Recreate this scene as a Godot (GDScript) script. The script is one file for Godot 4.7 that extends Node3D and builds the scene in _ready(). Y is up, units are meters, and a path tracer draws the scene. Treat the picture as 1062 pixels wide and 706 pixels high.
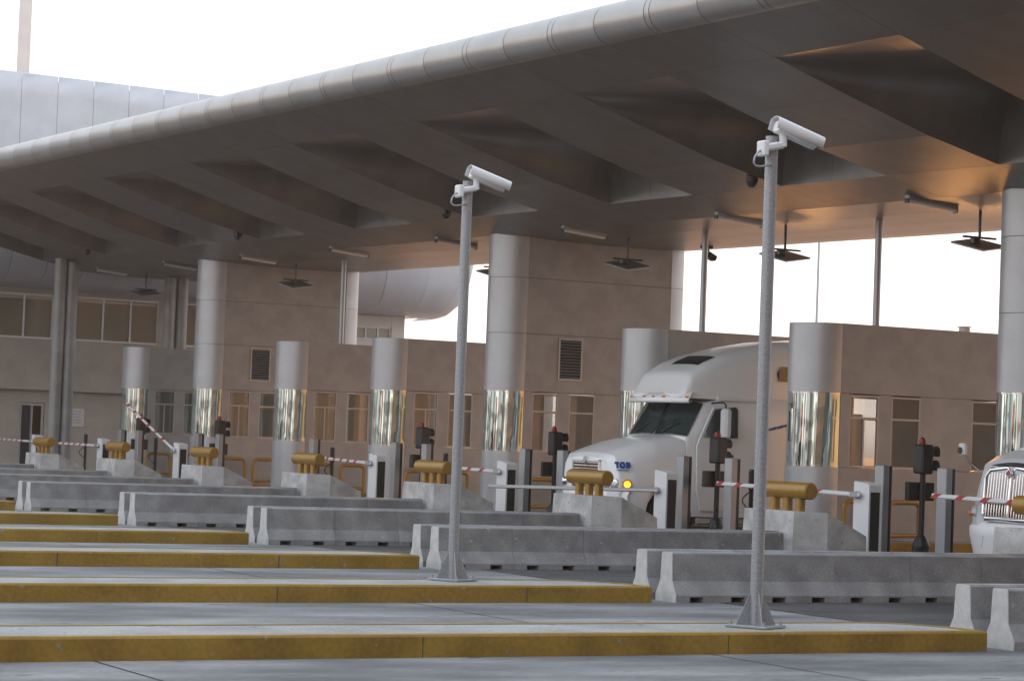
extends Node3D
# A toll plaza: lanes run along X, islands follow one another along -Z. Metres, y up.

const PITCH := 6.2181          # spacing of the islands
const Z_FIRST := 19.2426       # near kerb of the front island
const KERB := 0.2
const ORD := ["front", "second", "third", "fourth", "fifth", "sixth", "seventh", "eighth", "ninth", "tenth", "eleventh"]

var used := {}
var mats := {}

# ------------------------------------------------------------------ helpers
func zi(i: float) -> float:
	return -(Z_FIRST + i * PITCH)

func mb() -> SurfaceTool:
	var st := SurfaceTool.new()
	st.begin(Mesh.PRIMITIVE_TRIANGLES)
	st.set_smooth_group(-1)
	return st

func tri(st: SurfaceTool, a: Vector3, b: Vector3, c: Vector3) -> void:
	st.add_vertex(a); st.add_vertex(b); st.add_vertex(c)

# corners given counter-clockwise as seen from outside
func quad(st: SurfaceTool, a: Vector3, b: Vector3, c: Vector3, d: Vector3) -> void:
	tri(st, a, c, b); tri(st, a, d, c)

func hexa(st: SurfaceTool, p: Array) -> void:
	# p: bottom four (counter-clockwise seen from above), then top four
	quad(st, p[3], p[2], p[1], p[0]); quad(st, p[4], p[5], p[6], p[7])
	for k in 4:
		var n := (k + 1) % 4
		quad(st, p[k], p[n], p[n + 4], p[k + 4])

func box(st: SurfaceTool, c: Vector3, s: Vector3, b := Basis.IDENTITY) -> void:
	var h := s * 0.5
	var p := []
	for y in [-h.y, h.y]:
		for q in [Vector2(-1, 1), Vector2(1, 1), Vector2(1, -1), Vector2(-1, -1)]:
			p.append(c + b * Vector3(q.x * h.x, y, q.y * h.z))
	hexa(st, p)

# box with chamfered edges
func bbox(st: SurfaceTool, c: Vector3, s: Vector3, bv := 0.01, b := Basis.IDENTITY) -> void:
	var h := s * 0.5
	bv = minf(bv, minf(h.x, minf(h.y, h.z)) * 0.9)
	var i := h - Vector3.ONE * bv
	var ax := [Vector3.RIGHT, Vector3.UP, Vector3.BACK]
	for a in 3:
		var u := (a + 1) % 3
		var v := (a + 2) % 3
		for sg in [-1.0, 1.0]:
			var q := []
			for k in [[-1, -1], [1, -1], [1, 1], [-1, 1]]:
				var p := Vector3.ZERO
				p[a] = sg * h[a]; p[u] = k[0] * i[u]; p[v] = k[1] * i[v]
				q.append(c + b * p)
			if sg > 0: quad(st, q[0], q[1], q[2], q[3])
			else: quad(st, q[3], q[2], q[1], q[0])
		for su in [-1.0, 1.0]:
			for sv in [-1.0, 1.0]:
				var e := []
				for k in [[-1, 0], [1, 0], [1, 1], [-1, 1]]:
					var p := Vector3.ZERO
					p[a] = k[0] * i[a]
					if k[1] == 0: p[u] = su * h[u]; p[v] = sv * i[v]
					else: p[u] = su * i[u]; p[v] = sv * h[v]
					e.append(c + b * p)
				if su * sv > 0: quad(st, e[0], e[3], e[2], e[1])
				else: quad(st, e[0], e[1], e[2], e[3])
	for sx in [-1.0, 1.0]:
		for sy in [-1.0, 1.0]:
			for sz in [-1.0, 1.0]:
				var p1 := c + b * Vector3(sx * h.x, sy * i.y, sz * i.z)
				var p2 := c + b * Vector3(sx * i.x, sy * h.y, sz * i.z)
				var p3 := c + b * Vector3(sx * i.x, sy * i.y, sz * h.z)
				if sx * sy * sz > 0: tri(st, p1, p3, p2)
				else: tri(st, p1, p2, p3)

# tube along a polyline, smooth, capped
func tube(st: SurfaceTool, pts: Array, r0: float, r1 := -1.0, n := 12, closed := false) -> void:
	if r1 < 0: r1 = r0
	var m := pts.size()
	var rings := []
	var ref := Vector3.UP
	for k in m:
		var a: Vector3 = pts[(k - 1 + m) % m] if (k > 0 or closed) else pts[k]
		var e: Vector3 = pts[(k + 1) % m] if (k < m - 1 or closed) else pts[k]
		var d := (e - a).normalized()
		if k == 0: ref = Vector3.UP if absf(d.y) < 0.9 else Vector3.RIGHT
		var u := d.cross(ref).normalized()
		var v := u.cross(d).normalized()
		ref = v
		var r := lerpf(r0, r1, float(k) / maxf(1.0, m - 1))
		var ring := []
		for j in n:
			var t := TAU * j / n
			ring.append(pts[k] + (u * cos(t) + v * sin(t)) * r)
		rings.append(ring)
	st.set_smooth_group(1)
	for k in (m if closed else m - 1):
		var A: Array = rings[k]
		var B: Array = rings[(k + 1) % m]
		for j in n:
			quad(st, A[j], A[(j + 1) % n], B[(j + 1) % n], B[j])
	st.set_smooth_group(-1)
	if not closed:
		for j in n:
			tri(st, pts[0], rings[0][j], rings[0][(j + 1) % n])
			tri(st, pts[m - 1], rings[m - 1][(j + 1) % n], rings[m - 1][j])

func cyl(st: SurfaceTool, a: Vector3, b: Vector3, r: float, n := 16, bevel := 0.0) -> void:
	if bevel <= 0.0:
		tube(st, [a, b], r, r, n)
		return
	var d := (b - a).normalized()
	tubes_r(st, [a, a + d * bevel, b - d * bevel, b], [r - bevel, r, r, r - bevel], n)

func tubes_r(st: SurfaceTool, pts: Array, rr: Array, n := 16) -> void:
	var d: Vector3 = (pts[pts.size() - 1] - pts[0]).normalized()
	var u := d.cross(Vector3.UP if absf(d.y) < 0.9 else Vector3.RIGHT).normalized()
	var v := u.cross(d)
	var rings := []
	for k in pts.size():
		var ring := []
		for j in n:
			ring.append(pts[k] + (u * cos(TAU * j / n) + v * sin(TAU * j / n)) * rr[k])
		rings.append(ring)
	for k in pts.size() - 1:
		st.set_smooth_group(k + 2)
		for j in n:
			quad(st, rings[k][j], rings[k][(j + 1) % n], rings[k + 1][(j + 1) % n], rings[k + 1][j])
	st.set_smooth_group(-1)
	var l := pts.size() - 1
	for j in n:
		tri(st, pts[0], rings[0][j], rings[0][(j + 1) % n])
		tri(st, pts[l], rings[l][(j + 1) % n], rings[l][j])

# loft over rings (open profiles), smooth
func loft(st: SurfaceTool, rings: Array, group := 1, closed := false) -> void:
	st.set_smooth_group(group)
	for k in rings.size() - 1:
		var A: Array = rings[k]
		var B: Array = rings[k + 1]
		var n := A.size()
		for j in (n if closed else n - 1):
			var jn := (j + 1) % n
			quad(st, A[j], B[j], B[jn], A[jn])
	st.set_smooth_group(-1)

# wall standing on an open polyline in plan (Vector2 x,z), thick inward to the left of travel
func wall_strip(st: SurfaceTool, pl: Array, y0: float, y1: float, th: float, smooth := false) -> void:
	var m := pl.size()
	var inn := []
	for k in m:
		var a: Vector2 = pl[maxi(k - 1, 0)]
		var b: Vector2 = pl[mini(k + 1, m - 1)]
		var d := (b - a).normalized()
		inn.append(pl[k] + Vector2(d.y, -d.x) * th)
	var g := 1 if smooth else -1
	for k in m - 1:
		var a: Vector2 = pl[k]; var b: Vector2 = pl[k + 1]
		var c: Vector2 = inn[k]; var d: Vector2 = inn[k + 1]
		st.set_smooth_group(g)
		quad(st, v3(a, y0), v3(b, y0), v3(b, y1), v3(a, y1))
		st.set_smooth_group(2 if smooth else -1)
		quad(st, v3(d, y0), v3(c, y0), v3(c, y1), v3(d, y1))
		st.set_smooth_group(-1)
		quad(st, v3(a, y1), v3(b, y1), v3(d, y1), v3(c, y1))
		quad(st, v3(c, y0), v3(d, y0), v3(b, y0), v3(a, y0))
	quad(st, v3(inn[0], y0), v3(pl[0], y0), v3(pl[0], y1), v3(inn[0], y1))
	quad(st, v3(pl[m - 1], y0), v3(inn[m - 1], y0), v3(inn[m - 1], y1), v3(pl[m - 1], y1))

func v3(p: Vector2, y: float) -> Vector3:
	return Vector3(p.x, y, p.y)

# flat plate from a convex plan polygon
func plate(st: SurfaceTool, pl: Array, y0: float, y1: float) -> void:
	var m := pl.size()
	for k in range(1, m - 1):
		tri(st, v3(pl[0], y1), v3(pl[k], y1), v3(pl[k + 1], y1))
		tri(st, v3(pl[0], y0), v3(pl[k + 1], y0), v3(pl[k], y0))
	for k in m:
		quad(st, v3(pl[k], y0), v3(pl[k], y1), v3(pl[(k + 1) % m], y1), v3(pl[(k + 1) % m], y0))

# extrude a profile given as Vector2(z, y) along x
func extrude_x(st: SurfaceTool, prof: Array, x0: float, x1: float) -> void:
	var m := prof.size()
	for k in m:
		var a: Vector2 = prof[k]; var b: Vector2 = prof[(k + 1) % m]
		quad(st, Vector3(x0, a.y, a.x), Vector3(x0, b.y, b.x), Vector3(x1, b.y, b.x), Vector3(x1, a.y, a.x))
	var ids := Geometry2D.triangulate_polygon(PackedVector2Array(prof))
	for k in range(0, ids.size(), 3):
		var a: Vector2 = prof[ids[k]]; var b: Vector2 = prof[ids[k + 1]]; var c: Vector2 = prof[ids[k + 2]]
		tri(st, Vector3(x0, a.y, a.x), Vector3(x0, b.y, b.x), Vector3(x0, c.y, c.x))
		tri(st, Vector3(x1, a.y, a.x), Vector3(x1, c.y, c.x), Vector3(x1, b.y, b.x))

# thin slab: four corners of its lower face and a thickness straight up
func slab(st: SurfaceTool, a: Vector3, b: Vector3, c: Vector3, d: Vector3, th: float, dir := Vector3.UP) -> void:
	hexa(st, [a, b, c, d, a + dir * th, b + dir * th, c + dir * th, d + dir * th])

func build(st: SurfaceTool, called: String, m: Material, parent: Node) -> MeshInstance3D:
	st.generate_normals()
	var o := MeshInstance3D.new()
	o.mesh = st.commit()
	o.material_override = m
	o.name = called
	parent.add_child(o, true)
	return o

func put(mesh: Mesh, called: String, m: Material, parent: Node, at: Vector3, b := Basis.IDENTITY) -> MeshInstance3D:
	var o := MeshInstance3D.new()
	o.mesh = mesh; o.material_override = m; o.name = called
	o.transform = Transform3D(b, at)
	parent.add_child(o, true)
	return o

func commit(st: SurfaceTool) -> Mesh:
	st.generate_normals()
	return st.commit()

func numbered(n: String) -> String:
	var k: int = used.get(n, 0)
	used[n] = k + 1
	return n if k == 0 else "%s_%03d" % [n, k]

func thing(called: String, at: Vector3, label: String, category: String, group := "", turn := 0.0) -> Node3D:
	var o := Node3D.new()
	o.name = numbered(called)
	add_child(o)
	o.position = at
	o.rotation.y = turn
	o.set_meta("label", label)
	o.set_meta("category", category)
	if group != "": o.set_meta("group", group)
	return o

func structure(called: String) -> Node3D:
	var o := Node3D.new()
	o.name = numbered(called)
	add_child(o)
	o.set_meta("kind", "structure")
	return o

# ------------------------------------------------------------------ materials
func noise_bytes(seed_: int, freq: float, oct: int, size := 512, kind := FastNoiseLite.TYPE_SIMPLEX_SMOOTH) -> PackedByteArray:
	var f := FastNoiseLite.new()
	f.seed = seed_; f.frequency = freq; f.noise_type = kind
	f.fractal_octaves = oct
	var im := f.get_seamless_image(size, size)
	im.convert(Image.FORMAT_L8)
	return im.get_data()

# colour picture: coarse patches between two tones, fine grain, chips of a third tone
func surface_tex(seed_: int, tone_a: Color, tone_b: Color, grain: float, chip := Color(0, 0, 0), chip_at := 2.0, coarse := 0.006, fine := 0.12, size := 512) -> ImageTexture:
	var A := noise_bytes(seed_, coarse, 5, size)
	var B := noise_bytes(seed_ + 7, fine, 3, size)
	var C := noise_bytes(seed_ + 13, coarse * 4.0, 5, size)
	var out := PackedByteArray()
	out.resize(size * size * 3)
	for k in size * size:
		var t := clampf((A[k] / 255.0 - 0.5) * 1.5 + 0.5, 0.0, 1.0)
		var col := tone_a.lerp(tone_b, t)
		var g := 1.0 + (B[k] / 255.0 - 0.5) * grain
		if C[k] / 255.0 > chip_at: col = chip
		out[k * 3] = int(clampf(col.r * g, 0, 1) * 255.0)
		out[k * 3 + 1] = int(clampf(col.g * g, 0, 1) * 255.0)
		out[k * 3 + 2] = int(clampf(col.b * g, 0, 1) * 255.0)
	var im := Image.create_from_data(size, size, false, Image.FORMAT_RGB8, out)
	im.generate_mipmaps()
	return ImageTexture.create_from_image(im)

func lin(r: float, g: float, b: float) -> Color:
	return Color(r, g, b).linear_to_srgb()

func tmat(key: String, tex: Texture2D, metres: float, rough := 0.9, metal := 0.0) -> StandardMaterial3D:
	var m := StandardMaterial3D.new()
	m.albedo_texture = tex
	m.uv1_triplanar = true
	m.uv1_world_triplanar = true
	m.uv1_scale = Vector3.ONE / metres
	m.roughness = rough
	m.metallic = metal
	mats[key] = m
	return m

# the same stuff with its pattern shifted, so that no two pieces repeat each other
func shifted(key: String, k: int) -> StandardMaterial3D:
	var id := "%s_%d" % [key, k]
	if not mats.has(id):
		var m: StandardMaterial3D = mats[key].duplicate()
		m.uv1_offset = Vector3(fmod(.37 * k + .11, 1.0), fmod(.61 * k, 1.0), fmod(.23 * k, 1.0))
		mats[id] = m
	return mats[id]

func cmat(key: String, c: Color, rough := 0.6, metal := 0.0) -> StandardMaterial3D:
	var m := StandardMaterial3D.new()
	m.albedo_color = c
	m.roughness = rough
	m.metallic = metal
	mats[key] = m
	return m

func make_materials() -> void:
	var rd := tmat("road", surface_tex(11, lin(.10, .101, .104), lin(.28, .282, .286), .22, lin(.11, .11, .112), .82, .008, .2), 7.0, .85)
	rd.uv1_scale = Vector3(1.0 / 16.0, .2, 1.0 / 6.0)
	var asph := tmat("asphalt", surface_tex(16, lin(.045, .045, .046), lin(.085, .084, .083), .3, lin(.13, .13, .128), .84, .01, .25), 6.0, .8)
	asph.uv1_scale = Vector3(1.0 / 13.0, .2, 1.0 / 5.0)
	tmat("island_top", surface_tex(21, lin(.25, .245, .235), lin(.34, .335, .325), .2, lin(.18, .175, .17), .82), 4.0, .9)
	tmat("kerb_yellow", surface_tex(31, lin(.21, .127, .016), lin(.31, .192, .028), .18, lin(.25, .22, .17), .845, .012, .15), 5.3, .75)
	tmat("concrete", surface_tex(41, lin(.21, .21, .212), lin(.32, .319, .317), .22, lin(.40, .40, .40), .87, .007, .12), 2.2, .9)
	tmat("block_concrete", surface_tex(51, lin(.36, .355, .345), lin(.55, .545, .53), .18, lin(.27, .265, .26), .83, .008, .12), 1.8, .9)
	tmat("galvanised", surface_tex(61, lin(.25, .265, .28), lin(.40, .415, .43), .25, lin(.48, .50, .52), .7, .03, .1), .5, .5, .55)
	tmat("silver", surface_tex(71, lin(.50, .51, .53), lin(.56, .57, .59), .05), 3.0, .42, .45)
	tmat("wall_panel", surface_tex(81, lin(.32, .314, .306), lin(.38, .373, .364), .07, lin(.3, .29, .28), 2.0), 2.4, .5, .15)
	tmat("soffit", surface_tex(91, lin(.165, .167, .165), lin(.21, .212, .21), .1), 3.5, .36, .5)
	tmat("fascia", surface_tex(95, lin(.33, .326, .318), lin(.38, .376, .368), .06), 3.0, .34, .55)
	tmat("beige", surface_tex(101, lin(.38, .335, .29), lin(.45, .40, .345), .08, lin(.4, .35, .3), 2.0), 4.0, .85)
	tmat("cladding", surface_tex(111, lin(.48, .50, .54), lin(.54, .56, .60), .05), 5.0, .45, .2)
	tmat("white_render", surface_tex(121, lin(.62, .60, .57), lin(.70, .68, .65), .06), 4.0, .85)
	tmat("bumper_gold", surface_tex(131, lin(.30, .16, .024), lin(.37, .205, .036), .12, lin(.25, .15, .05), .9, .02, .2), .8, .35, .1)
	tmat("brick", surface_tex(141, lin(.11, .085, .07), lin(.15, .115, .095), .15), 3.0, .9)
	cmat("white_paint", lin(.72, .73, .74), .4)
	cmat("truck_white", lin(.86, .87, .87), .22)
	mats.truck_white.clearcoat_enabled = true
	mats.truck_white.clearcoat = 0.6
	cmat("truck_grey", lin(.66, .68, .70), .25, .1)
	cmat("black_plastic", lin(.012, .012, .013), .45)
	cmat("black_metal", lin(.02, .02, .022), .4, .2)
	cmat("dark_gap", lin(.015, .015, .015), .9)
	cmat("rubber", lin(.018, .018, .018), .8)
	cmat("chrome", lin(.75, .76, .78), .12, .95)
	cmat("aluminium", lin(.55, .56, .57), .35, .7)
	cmat("frame_grey", lin(.42, .41, .40), .45, .3)
	cmat("post_silver", lin(.40, .42, .44), .4, .6)
	cmat("post_dark", lin(.045, .045, .05), .25, .1)
	cmat("red_paint", lin(.40, .035, .03), .5)
	cmat("amber", lin(.75, .22, .015), .2)
	cmat("lamp_clear", lin(.75, .78, .8), .08, .5)
	cmat("red_lens", lin(.24, .015, .015), .3)
	cmat("interior", lin(.48, .46, .43), .8)
	cmat("interior_dark", lin(.05, .05, .05), .7)
	cmat("blue_print", lin(.02, .10, .38), .5)
	cmat("tube_white", lin(.80, .79, .77), .25)
	cmat("cab_glass", lin(.02, .035, .038), .03)
	mats.cab_glass.metallic_specular = 0.7
	tmat("skylit_concrete", surface_tex(151, lin(.46, .455, .445), lin(.58, .575, .565), .12, lin(.35, .345, .34), .85, .01, .12), 1.2, .9)  # paler tone carries the sky light on the barrier end faces
	cmat("dirt", lin(.09, .08, .065), .95)
	cmat("notice", lin(.62, .56, .56), .6)
	cmat("paper_print", lin(.40, .34, .35), .7)
	# mirror film on the curved booth fronts, slightly wavy
	var mg := cmat("mirror_glass", lin(.60, .73, .75), .05, .92)
	var wave := FastNoiseLite.new()
	wave.seed = 5; wave.frequency = 0.012; wave.fractal_octaves = 2
	var wi := wave.get_seamless_image(256, 256)
	wi.convert(Image.FORMAT_RGBA8)
	wi.bump_map_to_normal_map(5.0)
	mg.normal_enabled = true
	mg.normal_texture = ImageTexture.create_from_image(wi)
	mg.normal_scale = 0.12
	mg.uv1_triplanar = true
	mg.uv1_world_triplanar = true
	mg.uv1_scale = Vector3(1.2, 0.35, 1.2)
	var pane := cmat("pane", Color(0.50, 0.55, 0.55, 0.22), 0.03)
	pane.transparency = BaseMaterial3D.TRANSPARENCY_ALPHA
	var pane2 := cmat("pane_far", Color(0.60, 0.57, 0.50, 0.5), 0.03)
	pane2.transparency = BaseMaterial3D.TRANSPARENCY_ALPHA
	var am := cmat("amber_lit", lin(.8, .3, .02), .3)
	am.emission_enabled = true
	am.emission = lin(1.0, .42, .03)
	am.emission_energy_multiplier = 1.2

# ------------------------------------------------------------------ camera, sky, sun
func setup_view() -> void:
	var cam := Camera3D.new()
	cam.name = "camera"
	add_child(cam)
	cam.transform = Transform3D(Basis(Vector3(0.873193, 0.0382, 0.485875), Vector3(-0.052133, 0.998525, 0.015188), Vector3(-0.484578, -0.038592, 0.873896)).orthonormalized(), Vector3(0, 1.95, 0))
	cam.fov = 15.636
	cam.near = 0.3
	cam.far = 2000.0
	cam.current = true
	var env := Environment.new()
	env.background_mode = Environment.BG_SKY
	var sky := Sky.new()
	var sm := ProceduralSkyMaterial.new()
	sm.sky_top_color = Color(0.83, 0.87, 0.92)
	sm.sky_horizon_color = Color(1.0, 0.96, 0.91)
	sm.sky_curve = 0.12
	sm.ground_horizon_color = Color(0.55, 0.53, 0.50)
	sm.ground_bottom_color = Color(0.4, 0.4, 0.4)
	sm.sky_energy_multiplier = 1.0
	sm.sun_angle_max = 0.0
	sky.sky_material = sm
	env.sky = sky
	env.tonemap_mode = Environment.TONE_MAPPER_LINEAR
	env.tonemap_exposure = 2.05
	env.sdfgi_enabled = true
	env.ssao_enabled = true
	env.ssil_enabled = true
	env.fog_enabled = true
	env.fog_density = 0.0005
	env.fog_light_color = Color(1.0, 0.94, 0.87)
	var we := WorldEnvironment.new()
	we.name = "world_environment"
	we.environment = env
	add_child(we)
	var sun := DirectionalLight3D.new()
	sun.name = "sun"
	add_child(sun)
	sun.light_energy = 1.25
	sun.light_color = Color(1.0, 0.69, 0.39)
	sun.light_angular_distance = 1.5
	sun.shadow_enabled = true
	var to_sun := Vector3(0.60, 0.265, -0.75).normalized()
	sun.look_at_from_position(to_sun * 50.0, Vector3.ZERO, Vector3.UP)

# ------------------------------------------------------------------ ground and islands
func make_ground() -> void:
	var g := structure("road")
	var st := mb()
	quad(st, Vector3(-300, 0, 200), Vector3(500, 0, 200), Vector3(500, 0, -500), Vector3(-300, 0, -500))
	build(st, "road_surface", mats.road, g)
	st = mb()
	quad(st, Vector3(17.2, .006, 60), Vector3(36.5, .006, 60), Vector3(36.5, .006, -82), Vector3(17.2, .006, -82))
	build(st, "lane_asphalt", mats.asphalt, g)
	for k in 3:
		st = mb()
		var x := .9 + 6.0 * k
		quad(st, Vector3(x, .004, 6), Vector3(x + .018, .004, 6), Vector3(x + .018, .004, -44), Vector3(x, .004, -44))
		build(st, "expansion_joint", mats.dark_gap, g)

func rounded_end(x0: float, x1: float, z0: float, z1: float, cut: float) -> Array:
	# plan outline, counter-clockwise seen from above; the far corner of the +x end is cut off round
	var pl := [Vector2(x0, z1), Vector2(x0, z0), Vector2(x1, z0)]
	for k in range(0, 7):
		var t := PI / 2.0 * k / 6.0
		pl.append(Vector2(x1 - cut + cut * cos(t), z1 + cut - cut * sin(t)))
	return pl

func make_islands() -> void:
	for i in range(0, 7):
		var g := structure("traffic_island")
		var zn := zi(i)
		var zf := zn - 1.17
		var pl := rounded_end(-6.0 + i * 0.8, 16.19, zn, zf, 0.85)
		var inner := rounded_end(-5.86 + i * 0.8, 16.05, zn - 0.13, zf + 0.13, 0.75)
		# kerb ring: outer face, painted top edge, chamfer
		var st := mb()
		var m := pl.size()
		for k in m:
			var a: Vector2 = pl[k]; var b: Vector2 = pl[(k + 1) % m]
			var c: Vector2 = inner[k]; var d: Vector2 = inner[(k + 1) % m]
			quad(st, v3(a, 0), v3(b, 0), v3(b, KERB - .02), v3(a, KERB - .02))
		build(st, "kerb", shifted("kerb_yellow", i), g)
		st = mb()
		for k in m:
			var a: Vector2 = pl[k]; var b: Vector2 = pl[(k + 1) % m]
			var c: Vector2 = inner[k]; var d: Vector2 = inner[(k + 1) % m]
			var a2 := a.lerp(c, 0.12); var b2 := b.lerp(d, 0.12)
			quad(st, v3(a, KERB - .02), v3(b, KERB - .02), v3(b2, KERB), v3(a2, KERB))
			quad(st, v3(a2, KERB), v3(b2, KERB), v3(d, KERB), v3(c, KERB))
		build(st, "kerb_edge", shifted("kerb_yellow", i), g)
		st = mb()
		for k in range(1, m - 1):
			tri(st, v3(inner[0], KERB - .004), v3(inner[k + 1], KERB - .004), v3(inner[k], KERB - .004))
		build(st, "paving", mats.island_top, g)
		for x in [6.35, 10.2, 13.4]:
			st = mb()
			var xj: float = x + .45 * ((i * 3) % 4) - .3
			box(st, Vector3(xj, KERB / 2 - .012, zn), Vector3(.009 + .004 * (i % 3), KERB - .02, .005))
			build(st, "mortar_joint", mats.dirt, g)
	for i in range(1, 10):
		var g := structure("booth_island")
		var zn := zi(i) - 0.02
		var zf := zi(i) - 2.42
		var st := mb()
		var pl := [Vector2(23.0, zn), Vector2(37.0, zn), Vector2(37.0, zf), Vector2(23.0, zf)]
		for k in 4:
			var a: Vector2 = pl[k]; var b: Vector2 = pl[(k + 1) % 4]
			quad(st, v3(a, 0), v3(b, 0), v3(b, KERB), v3(a, KERB))
		build(st, "kerb", shifted("kerb_yellow", i), g)
		st = mb()
		quad(st, v3(pl[0], KERB), v3(pl[1], KERB), v3(pl[2], KERB), v3(pl[3], KERB))
		build(st, "paving", mats.island_top, g)

# ------------------------------------------------------------------ concrete barriers
func barrier_mesh(length: float, first: bool) -> Mesh:
	# jersey profile, height .61, base .46, top .22; two drain slots through the foot
	var st := mb()
	var h := [[.23, .07], [.23, .09], [.135, .26], [.115, .59], [.095, .61]]
	var L := length
	var prof := []
	for q in h: prof.append(Vector2(q[0], q[1]))
	for k in range(h.size() - 1, -1, -1): prof.append(Vector2(-h[k][0], h[k][1]))
	extrude_x(st, prof, 0.002, L - 0.002)
	# foot blocks between the slots
	var cuts := [0.002, L * .25 - .1, L * .25 + .1, L * .75 - .1, L * .75 + .1, L - .002]
	for k in 3:
		var a: float = cuts[k * 2]; var b: float = cuts[k * 2 + 1]
		box(st, Vector3((a + b) / 2, .035, 0), Vector3(b - a, .07, .46))
	return commit(st)

func make_barriers() -> void:
	var words := ["front", "second", "third", "fourth", "fifth", "sixth", "seventh", "eighth", "ninth"]
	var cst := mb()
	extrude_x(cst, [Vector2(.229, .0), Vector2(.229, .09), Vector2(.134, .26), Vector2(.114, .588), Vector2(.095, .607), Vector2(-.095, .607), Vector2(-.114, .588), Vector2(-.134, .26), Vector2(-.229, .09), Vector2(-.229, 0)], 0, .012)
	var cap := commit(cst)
	for i in range(0, 9):
		for row in 2:
			var x0 := 16.55 if row == 0 else 16.56
			var x1 := 22.62 if row == 0 else 22.94
			var zc := zi(i) - (.235 if row == 0 else .83)
			var lab := ""
			if row == 0: lab = "grey concrete barrier on the camera side of the %s island's barrier pair" % words[i]
			else: lab = "grey concrete barrier on the far side of the %s island's barrier pair" % words[i]
			var t := thing("concrete_barrier", Vector3(x0, 0, zc), lab, "barrier", "concrete barriers ahead of the booths")
			var n := 5
			var L := (x1 - x0) / n
			var mesh := barrier_mesh(L, row == 0)
			for k in n:
				put(mesh, "segment", shifted("concrete", i * 2 + row + (k % 2) * 18), t, Vector3(L * k, 0, .014 * sin(i * 5.1 + row * 2.3 + k * 1.9)), Basis(Vector3.UP, .005 * sin(i * 3.7 + row + k * 2.6)))
			put(cap, "end_face", shifted("skylit_concrete", i * 2 + row), t, Vector3(-.012, 0, 0))  # sky light from the exit side put into the end colour

# ------------------------------------------------------------------ crash blocks with bumper
func make_crash_blocks() -> void:
	for i in range(1, 9):
		var z := zi(i)
		var t := thing("crash_block", Vector3(23.02, KERB, z - 1.0), "pale concrete crash block with golden bumper cylinder on the %s island" % ORD[i], "crash block", "crash blocks at the island heads")
		# local: x 0..1.25, z from +.87 (near) to -.87
		var st := mb()
		var lo := [Vector2(0, -.87), Vector2(0, .55), Vector2(.46, .86), Vector2(1.24, .86), Vector2(1.24, -.87)]
		var hi := [Vector2(.03, -.85), Vector2(.03, .53), Vector2(.47, .83), Vector2(1.24, .83), Vector2(1.24, -.85)]
		var yt := [.735, .735, .73, .37, .37]
		for k in 5:
			var n := (k + 1) % 5
			quad(st, v3(lo[k], 0), v3(lo[n], 0), v3(hi[n], yt[n]), v3(hi[k], yt[k]))
		var bk := Vector3(.47, .73, -.85)
		tri(st, v3(hi[0], yt[0]), v3(hi[2], yt[2]), v3(hi[1], yt[1]))
		tri(st, v3(hi[0], yt[0]), bk, v3(hi[2], yt[2]))
		quad(st, v3(hi[2], yt[2]), v3(hi[3], yt[3]), v3(hi[4], yt[4]), bk)
		tri(st, v3(hi[0], yt[0]), v3(hi[4], yt[4]), bk)
		build(st, "concrete_base", shifted("block_concrete", i), t)
		st = mb()
		cyl(st, Vector3(.28, 1.06, .64), Vector3(.28, 1.06, -.66), .135, 24, .02)
		build(st, "bumper_cylinder", mats.bumper_gold, t)
		for k in 3:
			st = mb()
			bbox(st, Vector3(.28, .85, .34 - .345 * k), Vector3(.13, .34, .14), .02)
			build(st, "support_post", mats.bumper_gold, t)

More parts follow.
